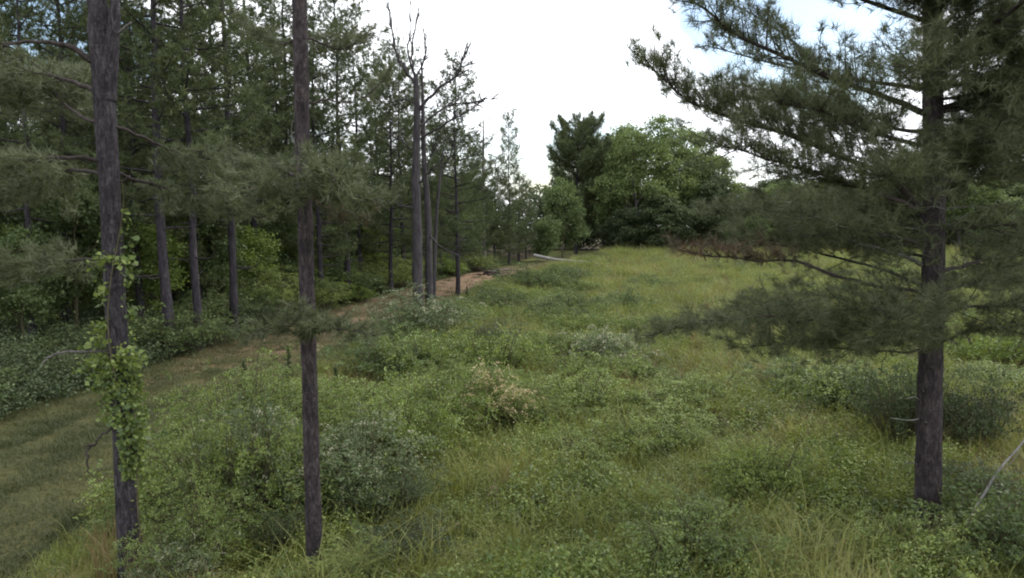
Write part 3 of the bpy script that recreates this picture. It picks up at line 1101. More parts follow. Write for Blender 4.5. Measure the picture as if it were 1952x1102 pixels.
for i in range(260):
    p, a_ = vine_point(rng.uniform() < 0.85)
    o = link('leaf', lm_[i % 3], vine)
    o.location = tuple(p - locA)
    o.rotation_euler = (rng.normal() * 0.5, 0.5 + rng.normal() * 0.4, a_ + rng.normal() * 0.7)
    q = rng.uniform(0.05, 0.11)
    o.scale = (q, q, q)
mb = MB()
C = np.array([vine_point(True)[0] for _ in range(1500)] + [vine_point(False)[0] for _ in range(110)]) - locA
leaves(mb, C, 0.062, up=0.6, aspect=0.75)
# long loose sprays leaving the trunk at about 3.4 m
for (px, py) in ((165, 655), (175, 690), (190, 720), (270, 680), (280, 690), (150, 700), (185, 630), (195, 560), (250, 505), (188, 500), (262, 700), (172, 740)):
    e_ = at(px, py, YA - 0.15)
    b_ = axA(e_[2] + 0.1) + [0, -0.15, 0]
    u = rng.uniform(0.3, 1.0, 46)[:, None]
    leaves(mb, (b_ + (e_ - b_) * u + rng.normal(size=(46, 3)) * 0.05) - locA, 0.085, up=0.8, aspect=0.7)
o = link('small_leaves', mb.mesh('small_leaves', M_SHRUB), vine)
o['kind'] = 'stuff'

# --- slim straight pine
YB = 9.5
pb_ = [at(604, 1130, YB), at(601, 1080, YB), at(592, 800, YB), at(584, 500, YB), at(576, 250, YB), at(571, 0, YB)]
locB = np.array([pb_[0][0], YB, gz(pb_[0][0], YB)])
pb_[0][2] = locB[2] - 0.3
tB = empty('slim_pine', tuple(locB), 'slim straight pine trunk with whorls of needles, between the bushes and the track', 'tree')
topB = [pb_[-1] + [-0.05, 0.1, 3], pb_[-1] + [0, 0.1, 6], pb_[-1] + [0.1, 0, 8.5]]
link('trunk', near_trunk(pb_ + topB, [0.19, 0.116, 0.106, 0.100, 0.098, 0.096, 0.09, 0.06, 0.015], M_BARK_R, locB), tB)
axB = lambda z: np.array([np.interp(z, [p[2] for p in pb_ + topB], [p[0] for p in pb_ + topB]), YB, z])
FB = dict(twig_len=0.75, spacing=0.06, tuft_n=16, nl=0.17, nw=0.011)
add_limb(tB, locB, [(580, 372, YB), (620, 368, YB - .4), (660, 372, YB - .8), (700, 380, YB - 1.1)], 0.028, foliage=dict(FB, start=0.15, up=0.05))
add_limb(tB, locB, [(582, 378, YB), (630, 378, YB + .3), (680, 370, YB + .6)], 0.022, foliage=dict(FB, start=0.1, up=0.0), nmat=M_NEEDLE_B, label='short limb of browning needles')
add_limb(tB, locB, [(578, 368, YB), (540, 350, YB - .4), (490, 352, YB - .8), (430, 365, YB - 1.1)], 0.026, foliage=dict(FB, start=0.2, up=0.05))
add_limb(tB, locB, [(578, 345, YB), (560, 330, YB + .6), (510, 325, YB + 1.3), (440, 310, YB + 2)], 0.026, foliage=dict(FB, start=0.2, up=0.05))
add_limb(tB, locB, [(582, 340, YB), (610, 330, YB - .6), (640, 345, YB - 1.2)], 0.02, foliage=dict(FB, start=0.1, up=0.05))
add_limb(tB, locB, [(590, 632, YB), (630, 628, YB - .5), (680, 635, YB - .9), (715, 640, YB - 1.1)], 0.014, foliage=dict(FB, start=0.1, twig_len=0.4, spacing=.09), up=0.05)
add_limb(tB, locB, [(588, 628, YB), (560, 622, YB - .4), (510, 632, YB - .8), (468, 645, YB - 1.)], 0.014, foliage=dict(FB, start=0.1, twig_len=0.4, spacing=.09), up=0.05)
add_limb(tB, locB, [(590, 640, YB), (600, 630, YB - .5), (610, 625, YB - 1.0)], 0.012, foliage=dict(FB, start=0.0, twig_len=0.35, spacing=.07), up=0.05)
add_limb(tB, locB, [(590, 610, YB), (575, 600, YB - .5), (570, 590, YB - .9)], 0.012, foliage=dict(FB, start=0.0, twig_len=0.35, spacing=.09), up=0.05)
add_limb(tB, locB, [(575, 195, YB), (620, 190, YB + .2), (680, 188, YB + .5), (740, 150, YB + .8)], 0.014, foliage=dict(FB, start=0.65, spacing=.14), name='limb')
add_limb(tB, locB, [(572, 70, YB), (610, 75, YB + .4), (660, 90, YB + .8), (700, 80, YB + 1.2)], 0.02, foliage=dict(FB, start=0.3, spacing=.1))
add_limb(tB, locB, [(572, 60, YB), (530, 80, YB + .6), (480, 60, YB + 1.0)], 0.02, foliage=dict(FB, start=0.3, spacing=.12))
add_limb(tB, locB, [(582, 455, YB), (568, 470, YB - .1), (560, 462, YB - .15)], 0.008, 0.003, name='dead_limb', mat=M_DEAD, nseg=6)
add_limb(tB, locB, [(575, 305, YB), (562, 270, YB - .1), (558, 230, YB - .15)], 0.008, 0.003, name='dead_limb', mat=M_DEAD, nseg=6)
ring_limbs(tB, locB, axB, (9.0, 16.5), lambda z: 0.4 + 0.3 * (17.0 - z), 12, 1.1, dict(spacing=0.2, tuft_n=12, nw=0.013))

# --- broad right hand pine
YC = 11.2
pc_ = [at(1766, 1060, YC), at(1768, 990, YC), at(1772, 760, YC), at(1778, 560, YC), at(1780, 320, YC), at(1778, 60, YC)]
locC = np.array([pc_[0][0], YC, gz(pc_[0][0], YC)])
pc_[0][2] = locC[2] - 0.3
tC = empty('broad_pine', tuple(locC), 'large pine with long spreading limbs and heavy dark needles at the field edge', 'tree')
topC = [pc_[-1] + [0, 0.05, 2.5], pc_[-1] + [0.1, 0.05, 5.5], pc_[-1] + [0.1, 0, 8]]
link('trunk', near_trunk(pc_ + topC, [0.32, 0.205, 0.182, 0.168, 0.150, 0.135, 0.11, 0.07, 0.015], M_BARK_R, locC), tC)
axC = lambda z: np.array([np.interp(z, [p[2] for p in pc_ + topC], [p[0] for p in pc_ + topC]), YC, z])
FC = dict(twig_len=1.15, spacing=0.060, tuft_n=18, nl=0.19, nw=0.0085, fat=0.22)
SPARSE = dict(FC, spacing=0.07, tuft_n=16, twig_len=0.9)
add_limb(tC, locC, [(1760, 215, YC), (1700, 185, YC - .2), (1560, 128, YC - .6), (1420, 68, YC - .9), (1345, 12, YC - 1.2), (1290, -10, YC - 1.3)], 0.05, foliage=dict(SPARSE, start=0.2, up=0.4))
add_limb(tC, locC, [(1570, 135, YC - .6), (1530, 95, YC - .3), (1460, 45, YC), (1390, 5, YC + .2)], 0.024, foliage=dict(SPARSE, start=0.4))
add_limb(tC, locC, [(1762, 405, YC), (1690, 340, YC + .2), (1600, 300, YC + .3), (1500, 258, YC + .2), (1420, 232, YC), (1330, 198, YC - .2), (1285, 165, YC - .4), (1235, 125, YC - .5)], 0.055, foliage=dict(FC, spacing=0.05, start=0.25, up=0.5), nseg=24)
add_limb(tC, locC, [(1758, 402, YC), (1690, 378, YC - .4), (1600, 345, YC - .7), (1520, 318, YC - 1.0), (1440, 300, YC - 1.2), (1365, 274, YC - 1.4)], 0.042, foliage=dict(FC, start=0.25, up=0.25), nseg=22)
add_limb(tC, locC, [(1770, 280, YC), (1680, 250, YC - .8), (1580, 215, YC - 1.4), (1480, 200, YC - 1.8)], 0.04, foliage=dict(FC, start=0.2, up=0.3))
add_limb(tC, locC, [(1770, 250, YC), (1700, 240, YC + .9), (1600, 220, YC + 1.7), (1500, 190, YC + 2.4), (1400, 190, YC + 2.6)], 0.04, foliage=dict(FC, start=0.2, up=0.3))
add_limb(tC, locC, [(1770, 440, YC), (1680, 430, YC + .9), (1560, 420, YC + 1.6), (1450, 400, YC + 2.2), (1380, 405, YC + 2.4)], 0.04, foliage=dict(FC, start=0.2, up=0.15))
add_limb(tC, locC, [(1756, 505, YC), (1700, 480, YC - .2), (1640, 462, YC - .4), (1590, 450, YC - .5), (1520, 448, YC - .6)], 0.034, foliage=dict(SPARSE, start=0.55), mat=M_DEAD, label='pale barked limb')
add_limb(tC, locC, [(1765, 560, YC), (1690, 548, YC - .5), (1610, 532, YC - .9), (1530, 503, YC - 1.2), (1440, 497, YC - 1.4), (1350, 490, YC - 1.6), (1290, 475, YC - 1.7)], 0.034, foliage=dict(FC, start=0.6, up=0.35, twig_len=.55, spacing=.07), nmat=M_NEEDLE_B, label='low limb with browning needles', nseg=24)
add_limb(tC, locC, [(1765, 545, YC), (1700, 520, YC + .4), (1620, 500, YC + .8), (1500, 470, YC + 1.2), (1400, 460, YC + 1.3)], 0.034, foliage=dict(FC, start=0.45, up=0.2, spacing=.09))
add_limb(tC, locC, [(1765, 625, YC), (1700, 612, YC - .3), (1600, 635, YC - .7), (1500, 655, YC - 1.0), (1430, 662, YC - 1.2)], 0.034, foliage=dict(FC, start=0.25, up=0.45, spacing=.06))
add_limb(tC, locC, [(1765, 600, YC), (1660, 600, YC + .2), (1520, 605, YC + .3), (1400, 610, YC + .2), (1300, 620, YC), (1235, 640, YC - .1)], 0.034, foliage=dict(FC, start=0.35, up=0.12, spacing=.06, twig_len=.7), nseg=24)
add_limb(tC, locC, [(1768, 640, YC), (1690, 640, YC - .9), (1620, 650, YC - 1.5)], 0.022, foliage=dict(FC, start=0.1, up=0.0, spacing=.09))
add_limb(tC, locC, [(1768, 600, YC), (1700, 590, YC - .6), (1600, 590, YC - 1.1), (1480, 600, YC - 1.5), (1340, 610, YC - 1.8)], 0.028, foliage=dict(FC, start=0.3, up=0.1, spacing=.13))
add_limb(tC, locC, [(1772, 470, YC), (1690, 450, YC - .8), (1600, 430, YC - 1.4), (1500, 400, YC - 1.8)], 0.028, foliage=dict(FC, start=0.35, up=0.1, spacing=.13))
add_limb(tC, locC, [(1790, 560, YC), (1850, 540, YC + 1.0), (1930, 530, YC + 1.8), (2010, 520, YC + 2.2)], 0.028, foliage=dict(FC, start=0.15, up=0.05, spacing=.07))
add_limb(tC, locC, [(1765, 590, YC), (1640, 575, YC + .8), (1520, 560, YC + 1.2), (1400, 590, YC + 1.4)], 0.03, foliage=dict(FC, start=0.5, up=0.0, spacing=.11))
add_limb(tC, locC, [(1765, 665, YC), (1700, 660, YC - .2), (1610, 662, YC - .4), (1520, 660, YC - .5)], 0.022, foliage=dict(SPARSE, start=0.75, twig_len=.3), label='thin bare limb with needles at the tip only')
# heavier growth between the named limbs, all round the trunk
for i in range(48):
    zb_ = 3.6 + 5.6 * ((i * 0.618) % 1.0)
    a_ = PI + (i * 2.4) % (2 * PI)
    h_ = np.array([math.cos(a_), math.sin(a_), 0])
    l_ = (3.3 - 0.12 * (zb_ - 4) ** 1.0) * rng.uniform(0.55, 1.0) * (1.0 if math.cos(a_) < 0.3 else 0.9)
    if math.sin(a_) < -0.3:
        l_ *= 0.7
    if zb_ < 6.3 and math.cos(a_) < 0.1 and math.sin(a_) < 0.75:
        continue
    b_ = axC(zb_)
    pa = spline([b_, b_ + h_ * l_ * 0.5 + [0, 0, 0.10 * l_ + rng.normal() * .1], b_ + h_ * l_ + [0, 0, 0.22 * l_]], 10) - locC
    wd, fo = MB(), MB()
    tube(wd, pa, np.linspace(0.03, 0.007, 10), 6, 0.04)
    limb_foliage(fo, wd, pa, 0.03, **dict(FC, start=0.15, up=0.15, spacing=0.07, tuft_n=15, flat=0.4))
    o = link('limb', wd.mesh('limb', M_LIMB, True), tC)
    link('needles', fo.mesh('needles', M_NEEDLE_N), o)
# towards the camera and to the right
add_limb(tC, locC, [(1775, 560, YC), (1740, 575, YC - 1.0), (1690, 610, YC - 2.0)], 0.03, foliage=dict(FC, start=0.2, up=0.15))
add_limb(tC, locC, [(1775, 330, YC), (1740, 330, YC - 1.0), (1690, 340, YC - 2.0)], 0.034, foliage=dict(FC, start=0.2, up=0.2))
add_limb(tC, locC, [(1775, 180, YC), (1770, 150, YC - 1.0), (1740, 120, YC - 2.0)], 0.034, foliage=dict(FC, start=0.2, up=0.2))
add_limb(tC, locC, [(1785, 270, YC), (1850, 268, YC - .6), (1920, 272, YC - 1.2), (2000, 290, YC - 1.8)], 0.045, foliage=dict(FC, start=0.15, up=0.15))
add_limb(tC, locC, [(1785, 170, YC), (1850, 120, YC + .4), (1920, 60, YC + .8), (2010, 10, YC + 1.2)], 0.04, foliage=dict(SPARSE, start=0.3, up=0.3))
add_limb(tC, locC, [(1785, 210, YC), (1860, 190, YC + .9), (1940, 160, YC + 1.8), (2050, 140, YC + 2.6)], 0.04, foliage=dict(SPARSE, start=0.3, up=0.2))
add_limb(tC, locC, [(1785, 430, YC), (1860, 440, YC - .5), (1940, 430, YC - 1.), (2020, 440, YC - 1.4)], 0.04, foliage=dict(FC, start=0.2, up=0.15))
add_limb(tC, locC, [(1785, 350, YC), (1860, 340, YC + .8), (1940, 330, YC + 1.6), (2050, 330, YC + 2.2)], 0.04, foliage=dict(FC, start=0.2, up=0.2))
add_limb(tC, locC, [(1785, 520, YC), (1860, 500, YC + .6), (1950, 470, YC + 1.2), (2060, 470, YC + 1.8)], 0.035, foliage=dict(FC, start=0.25, up=0.15))
add_limb(tC, locC, [(1785, 600, YC), (1850, 585, YC - .5), (1920, 580, YC - .9), (2000, 600, YC - 1.3)], 0.035, foliage=dict(FC, start=0.2, up=0.1))
add_limb(tC, locC, [(1785, 655, YC), (1830, 635, YC - .4), (1900, 625, YC - .8), (1980, 640, YC - 1.2)], 0.03, foliage=dict(FC, start=0.3, up=0.1, twig_len=.4))
add_limb(tC, locC, [(1765, 400, YC - .15), (1820, 403, YC - .4), (1890, 393, YC - .7), (1960, 375, YC - 1.)], 0.012, 0.004, name='dead_limb', mat=M_DEAD)
add_limb(tC, locC, [(1790, 445, YC), (1830, 420, YC - .4), (1880, 400, YC - .7), (1925, 385, YC - .9)], 0.02, 0.006, name='dead_limb', mat=M_DEAD)
add_limb(tC, locC, [(1790, 535, YC - .1), (1770, 600, YC - .5), (1752, 635, YC - .6)], 0.009, 0.003, name='dead_limb', mat=M_DEAD, wob=.05)
add_limb(tC, locC, [(1755, 797, YC), (1725, 799, YC - .1), (1697, 797, YC - .15)], 0.009, 0.004, name='dead_limb', mat=M_PALE, nseg=6)
add_limb(tC, locC, [(1752, 762, YC), (1740, 757, YC - .1), (1728, 760, YC - .15)], 0.008, 0.004, name='dead_limb', mat=M_PALE, nseg=5)
add_limb(tC, locC, [(1752, 888, YC), (1738, 884, YC - .1), (1722, 886, YC - .15)], 0.011, 0.006, name='dead_limb', mat=M_DEAD, nseg=5)
for px_, py_k in ((1762, 745), (1768, 805), (1778, 700), (1774, 880)):
    add_limb(tC, locC, [(px_, py_k, YC), (px_ - 3, py_k + 1, YC - .17), (px_ - 5, py_k - 1, YC - .22)], 0.035, 0.02, name='knot', mat=M_LIMB, nseg=4, wob=0)
add_limb(tC, locC, [(1690, 672, YC - .6), (1683, 690, YC - .6), (1678, 715, YC - .6)], 0.008, 0.003, name='dead_limb', mat=M_LIMB, nseg=6)
ring_limbs(tC, locC, axC, (6.6, 15.3), lambda z: 0.8 + 0.36 * (16.0 - z), 26, 0.2, dict(spacing=0.12, tuft_n=16, nw=0.010, twig_len=.7), r0=0.04)

# ------------------------------------------------------------------ dead snags
def snag(name, base, trunk_ctrl, radii, branches, label, mat=M_DEAD, group=None):
    loc = np.array([base[0], base[1], gz(base[0], base[1])])
    e = empty(name, tuple(loc), label, 'dead tree', group)
    mb_ = MB()
    tr = np.array([at(*p) for p in trunk_ctrl]) - loc
    tr[0][2] = -0.3
    n_ = 34
    tube(mb_, spline(tr, n_), np.interp(np.linspace(0, 1, n_), np.linspace(0, 1, len(radii)), radii), 10, 0.05)
    link('trunk', mb_.mesh('trunk', mat, True), e)
    for b in branches:
        r0_ = b[0]
        c = np.array([at(*p) for p in b[1]]) - loc
        n2 = 4 * len(c)
        pa2 = spline(c, n2)
        pa2[1:-1] += rng.normal(size=(n2 - 2, 3)) * 0.035
        mb_ = MB()
        tube(mb_, pa2, np.linspace(r0_, 0.012, n2), 5, 0.05)
        for _ in range(3 + 2 * (b[2] if len(b) > 2 else 3)):
            k_ = rng.integers(n2 // 3, n2 - 1)
            d = unit(pa2[min(k_ + 1, n2 - 1)] - pa2[k_ - 1]) + rng.normal(size=3) * 0.5 + [0, 0, .15]
            l_ = rng.uniform(0.5, 1.6)
            tube(mb_, np.array([pa2[k_], pa2[k_] + unit(d) * l_ * .5, pa2[k_] + unit(d + rng.normal(size=3) * .25) * l_]), [0.03, 0.02, 0.012], 3, cap=False)
        link('branch', mb_.mesh('branch', mat, True), e)
    return e


YS = 36.0
bx_, _ = at(796, 600, YS)[0], 0
snag('dead_snag', (bx_, YS), [(797, 620, YS), (795, 450, YS), (793, 330, YS), (795, 220, YS), (793, 150, YS)], [0.30, 0.25, 0.21, 0.17, 0.12], [
    (0.085, [(793, 160, YS), (770, 130, YS), (752, 85, YS - .5), (742, 20, YS - .6)]),
    (0.07, [(792, 155, YS), (786, 100, YS), (795, 40, YS), (798, -20, YS)]),
    (0.07, [(775, 140, YS), (757, 100, YS + .3), (745, 45, YS + .6), (738, -10, YS + .8)]),
    (0.06, [(795, 165, YS), (778, 100, YS + .5), (783, 40, YS + 1), (778, -30, YS + 1)]),
    (0.09, [(797, 210, YS), (830, 175, YS - .4), (868, 145, YS - .8), (885, 125, YS - 1), (928, 120, YS - 1.2)], 5),
    (0.04, [(797, 300, YS), (765, 270, YS + .4), (735, 262, YS + .8)], 3),
    (0.05, [(793, 150, YS), (812, 105, YS - .3), (806, 60, YS - .4)], 3),
    (0.05, [(868, 146, YS - .8), (882, 115, YS - .8), (895, 85, YS - .8)]),
    (0.06, [(800, 240, YS), (850, 205, YS), (900, 195, YS - .3), (945, 186, YS - .4)], 7),
    (0.06, [(802, 265, YS), (850, 235, YS - 1), (890, 215, YS - 1.5), (925, 190, YS - 2)], 4),
    (0.05, [(797, 350, YS), (815, 330, YS - .5), (850, 318, YS - 1)], 2),
    (0.04, [(792, 200, YS), (770, 190, YS + .5), (740, 215, YS + 1)], 3),
    (0.05, [(790, 398, YS), (770, 392, YS - .5), (745, 385, YS - .8)], 3),
    (0.04, [(795, 175, YS), (806, 150, YS), (803, 120, YS), (815, 100, YS)], 2),
], 'tall grey dead tree with splayed bare branches against the white sky', mat=bark_mat('snag_wood', [(0.022, 0.019, 0.020), (0.055, 0.049, 0.052), (0.11, 0.10, 0.10)], scale=10, stretch=0.16, bump=0.4))
M_SNAG = bpy.data.materials['snag_wood']
Y2 = 36.9
snag('broken_snag', (at(817, 590, Y2)[0], Y2), [(818, 600, Y2), (816, 420, Y2), (808, 300, Y2), (806, 200, Y2), (804, 125, Y2)], [0.22, 0.18, 0.13, 0.09, 0.03], [
    (0.05, [(812, 330, Y2), (825, 290, Y2), (840, 262, Y2)]),
    (0.05, [(816, 450, Y2), (840, 470, Y2 - 1), (868, 478, Y2 - 2)], 2),
], 'slimmer dead tree with a broken pointed top, touching the tall grey snag', mat=M_SNAG)
Y3 = 83.0
snag('thin_snag', (at(922, 530, Y3)[0], Y3), [(923, 530, Y3), (922, 400, Y3), (921, 300, Y3), (922, 215, Y3)], [0.26, 0.22, 0.15, 0.03], [
    (0.05, [(922, 280, Y3), (935, 265, Y3), (955, 245, Y3)]), (0.05, [(922, 300, Y3), (905, 280, Y3), (893, 262, Y3)]),
    (0.05, [(922, 330, Y3), (940, 310, Y3), (965, 292, Y3)]), (0.04, [(922, 255, Y3), (930, 240, Y3), (934, 225, Y3)]),
], 'thin pale dead tree standing before the layered pine at the field end')
Y4 = 44.0
snag('leaning_snag', (at(826, 570, Y4)[0], Y4), [(826, 575, Y4), (832, 420, Y4), (841, 320, Y4), (849, 255, Y4)], [0.13, 0.10, 0.06, 0.015], [
    (0.05, [(842, 330, Y4), (856, 300, Y4), (866, 270, Y4)]),
], 'thin leaning dead stem just behind the broken snag', mat=M_SNAG)

# ------------------------------------------------------------------ pines of the wood
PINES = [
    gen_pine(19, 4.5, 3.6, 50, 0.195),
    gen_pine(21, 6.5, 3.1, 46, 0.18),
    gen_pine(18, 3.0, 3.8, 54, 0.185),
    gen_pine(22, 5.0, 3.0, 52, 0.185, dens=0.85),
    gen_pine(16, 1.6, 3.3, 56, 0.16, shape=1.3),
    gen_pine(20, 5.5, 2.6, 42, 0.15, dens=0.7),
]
PINE_H = [19, 21, 18, 22, 16, 20]


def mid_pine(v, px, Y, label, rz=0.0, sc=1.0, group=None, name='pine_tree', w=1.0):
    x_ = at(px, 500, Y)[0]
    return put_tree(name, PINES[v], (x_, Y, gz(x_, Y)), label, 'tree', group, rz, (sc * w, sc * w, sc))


mid_pine(3, 316, 27.5, 'straight pine trunk at the wood edge, first beyond the vine covered pine', 1.9, 1.0, w=1.15)
mid_pine(1, 370, 28.6, 'slender pine at the wood edge, close beside the first straight one', 1.7, 0.98)
mid_pine(3, 443, 32.0, 'pine at the wood edge where the leafy bank meets the track', 4.0, 1.02)
mid_pine(0, 122, 30.0, 'shaded pine behind the bleached bare limb of the vine covered trunk', 2.2)
mid_pine(5, 48, 25.5, 'thin dark pine nearest the edge of the picture among the shrubs', 0.9, 0.85)
mid_pine(0, 660, 46.0, 'leafy pine with a high crown between the slim pine and the tall snag', 5.1, 1.1)
mid_pine(5, 690, 52.0, 'thin pine rising just behind the leafy high crowned pine', 3.3, 1.0)
mid_pine(3, 555, 44.0, 'pine half hidden behind the slim straight trunk', 2.6, 1.0)
mid_pine(2, 768, 58.0, 'bushy pine standing close behind the tall grey snag', 0.2, 1.05)
mid_pine(2, 872, 50.0, 'pine with an airy top beside the snags, its low limbs hanging by the track bend', 1.0, 0.9)
mid_pine(4, 905, 80.0, 'dense low pine at the bend of the track', 2.0, 0.9)
mid_pine(4, 970, 88.0, 'layered pine with a pointed top at the far end of the wood', 0.5, 1.15, w=0.75)
mid_pine(2, 925, 84.0, 'wide bushy pine behind the red clay bend of the track', 2.5, 0.66)
mid_pine(4, 880, 76.0, 'bushy low branched pine beside the snags at the track bend', 1.2, 0.9, w=1.1)
mid_pine(4, 990, 95.0, 'short bushy pine leaning over the brush pile', 4.2, 0.72, w=1.4)
mid_pine(2, 840, 68.0, 'bushy pine between the grey snags and the track bend', 3.9, 0.85)
mid_pine(4, 1003, 103.0, 'small dark pine at the very tip of the wood beside the field', 3.6, 0.7)
mid_pine(4, 945, 86.0, 'spreading low pine over the red clay of the track', 5.0, 0.8, w=1.3)
mid_pine(2, 500, 50.0, 'pine deep behind the leafy bank', 4.4, 0.95)
mid_pine(2, 200, 36.0, 'dense dark pine seen behind the vine covered trunk', 1.4, 0.95)
mid_pine(0, -20, 33.0, 'dense dark pine cut by the picture edge beyond the shrubs', 3.4, 0.95)
mid_pine(1, 722, 60.0, 'distant pine between the high crowned pine and the snag', 2.4, 0.9)

mid_pine(2, 745, 52.0, 'dense pine just left of the tall grey snag, over the track', 2.9, 0.95)
mid_pine(4, 800, 63.0, 'low branched pine seen between the trunks of the two snags', 1.5, 1.05, w=1.1)
mid_pine(2, 610, 42.5, 'dense crowned pine filling the gap right of the slim trunk', 0.8, 0.98)
mid_pine(0, 490, 40.0, 'full crowned pine left of the slim trunk, deep behind the bank', 3.7, 1.05)
mid_pine(2, 265, 34.0, 'full crowned pine between the thick forked trunk and the first straight pine', 5.3, 1.0)
mid_pine(0, 405, 38.0, 'full crowned pine behind the two slender wood edge pines', 2.0, 1.05)
rr = np.random.default_rng(21)
n_ok, tries, placed = 0, 0, []
while n_ok < 62 and tries < 4000:
    tries += 1
    Y = rr.uniform(30, 115)
    x_ = rr.uniform(-0.76 * Y - 2, min(float(wood_x(Y)) - 2.5, 2))
    if x_ > wood_x(Y) - 2.0:
        continue
    px = 976 + x_ / Y * F
    if any((x_ - q[0]) ** 2 + (Y - q[1]) ** 2 < 9 for q in placed):
        continue
    # the photograph keeps the sky open to the right of the snag
    if px > 840 and Y > 82:
        continue
    placed.append((x_, Y))
    v = int(rr.integers(0, 6))
    sc = rr.uniform(0.72, 0.98) * (0.85 if px > 700 else 1.0)
    put_tree('pine_tree', PINES[v], (x_, Y, gz(x_, Y)), 'pine standing deep inside the dense wood beyond the track', 'tree', 'pines deep in the wood', rr.uniform(0, 6.28), sc)
    n_ok += 1

# ------------------------------------------------------------------ broadleaf trees of the wood
HW = [
    gen_hardwood(7.0, 1.0, 2.4, 0.09, 3, 300, 26, 0.17, M_LEAF),
    gen_hardwood(6.0, 0.8, 2.2, 0.08, 3, 260, 26, 0.17, M_LEAF_Y),
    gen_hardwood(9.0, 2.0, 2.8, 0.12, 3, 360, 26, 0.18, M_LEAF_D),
    gen_hardwood(5.0, 0.5, 2.2, 0.07, 3, 260, 24, 0.16, M_LEAF),
]


def hw(v, px, Y, label, rz=0.0, sc=1.0, group=None):
    x_ = at(px, 500, Y)[0]
    return put_tree('broadleaf_tree', HW[v], (x_, Y, gz(x_, Y)), label, 'tree', group, rz, sc)


hw(1, 20, 27.0, 'bright yellow green sapling at the picture edge behind the shrubs', 0.4, 0.8)
hw(1, 268, 31.0, 'yellow green understorey tree between the vine covered trunk and the first straight pine', 1.4, 0.85)
hw(0, 405, 36.0, 'green understorey tree between the two wood edge pines', 2.4, 0.85)
hw(0, 520, 42.0, 'rounded green understorey tree filling the gap beside the slim pine', 3.1, 0.85)
hw(3, 620, 46.0, 'low green tree beside the slim pine, over the red track', 0.1, 0.9)
hw(0, 725, 57.0, 'green understorey tree to one side of the tall snag', 0.8, 0.85)
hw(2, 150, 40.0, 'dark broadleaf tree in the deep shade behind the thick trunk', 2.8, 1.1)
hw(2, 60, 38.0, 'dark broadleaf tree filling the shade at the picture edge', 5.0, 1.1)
hw(3, 860, 74.0, 'low green tree behind the snags at the track bend', 1.9, 1.3)
hw(2, 835, 70.0, 'dark broadleaf tree filling in behind the broken snag', 0.7, 1.1)
hw(0, 880, 78.0, 'green broadleaf tree low behind the bend of the track', 1.2, 1.15)
hw(2, 915, 85.0, 'dark broadleaf tree by the thin pale snag', 3.9, 1.1)
hw(0, 955, 91.0, 'green broadleaf tree just left of the pointed layered pine', 2.2, 1.1)
hw(2, 990, 99.0, 'dark broadleaf tree close to the tip of the wood', 4.6, 1.0)
hw(1, 330, 36.0, 'bright understorey tree behind the first straight pine', 0.9, 0.95)
hw(1, 475, 38.0, 'bright yellow green tree past the leafy bank', 2.0, 0.8)
hw(1, 560, 43.0, 'bright yellow green tree just behind the slim trunk', 5.2, 0.8)
hw(1, 700, 55.0, 'bright yellow green tree between the high crowned pine and the snag', 3.3, 0.85)
hw(1, 205, 34.0, 'bright yellow green tree peeping out at the side of the vine covered trunk', 1.3, 0.9)
n_ok, tries = 0, 0
while n_ok < 64 and tries < 4000:
    tries += 1
    Y = rr.uniform(24, 105)
    x_ = rr.uniform(-0.76 * Y - 2, min(float(wood_x(Y)) - 2.0, 0))
    if x_ > wood_x(Y) - 2.6 or any((x_ - q[0]) ** 2 + (Y - q[1]) ** 2 < 5 for q in placed):
        continue
    placed.append((x_, Y))
    v = int(rr.choice([0, 1, 2, 3], p=[.36, .16, .22, .26]))
    put_tree('broadleaf_tree', HW[v], (x_, Y, gz(x_, Y)), 'leafy understorey tree among the pine trunks inside the wood', 'tree', 'understorey trees in the wood', rr.uniform(0, 6.28), rr.uniform(0.6, 1.05))
    n_ok += 1

# far backing of the wood: one closed mass of tree tops a good way behind the trunks
def wood_mass(name, x0, x1, y0, y1, n, hfun, ls, mat, label):
    mb_ = MB()
    cx_ = rng.uniform(x0, x1, n)
    cy_ = rng.uniform(y0, y1, n)
    top_ = hfun(cx_)
    cz_ = top_ * rng.uniform(0.0, 1.0, n) ** 0.8
    cl = 34
    C_ = np.repeat(np.stack([cx_, cy_, cz_], -1), cl, axis=0) + rng.normal(size=(n * cl, 3)) * [0.8, 0.8, 0.5]
    leaves(mb_, C_, ls, up=0.7, aspect=0.8)
    o_ = link(name, mb_.mesh(name, mat))
    tag(o_, label, 'forest', None, 'stuff')
    return o_


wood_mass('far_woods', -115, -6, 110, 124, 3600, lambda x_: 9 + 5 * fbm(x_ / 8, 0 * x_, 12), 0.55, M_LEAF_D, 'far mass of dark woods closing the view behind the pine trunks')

# ------------------------------------------------------------------ trees beyond the field
M_FAR = leaf_mat('oak_leaves', [(0.055, 0.078, 0.03), (0.11, 0.15, 0.056), (0.175, 0.225, 0.082), (0.24, 0.29, 0.11)], transl=0.35, nscale=0.35)
FAR_OAK = gen_hardwood(21, 3.0, 8.0, 0.45, 4, 1300, 22, 0.40, M_FAR, lobes=24, bark=M_DEAD, flat_top=True)
FAR_OAK2 = gen_hardwood(17, 2.0, 7.0, 0.35, 4, 1000, 24, 0.42, M_LEAF_D, lobes=20)
FAR_OAK3 = gen_hardwood(17, 2.5, 6.0, 0.35, 4, 800, 22, 0.40, M_FAR, lobes=18, flat_top=True)
FAR_PINE = gen_pine(21, 4, 7.6, 54, 0.33, tuft_n=9, nl=0.5, nw=0.07, shape=0.42, needle=M_NEEDLE, dens=0.8)
FAR_BUSHY = gen_hardwood(8.5, 0.4, 3.6, 0.14, 3, 420, 24, 0.28, M_LEAF, lobes=15)


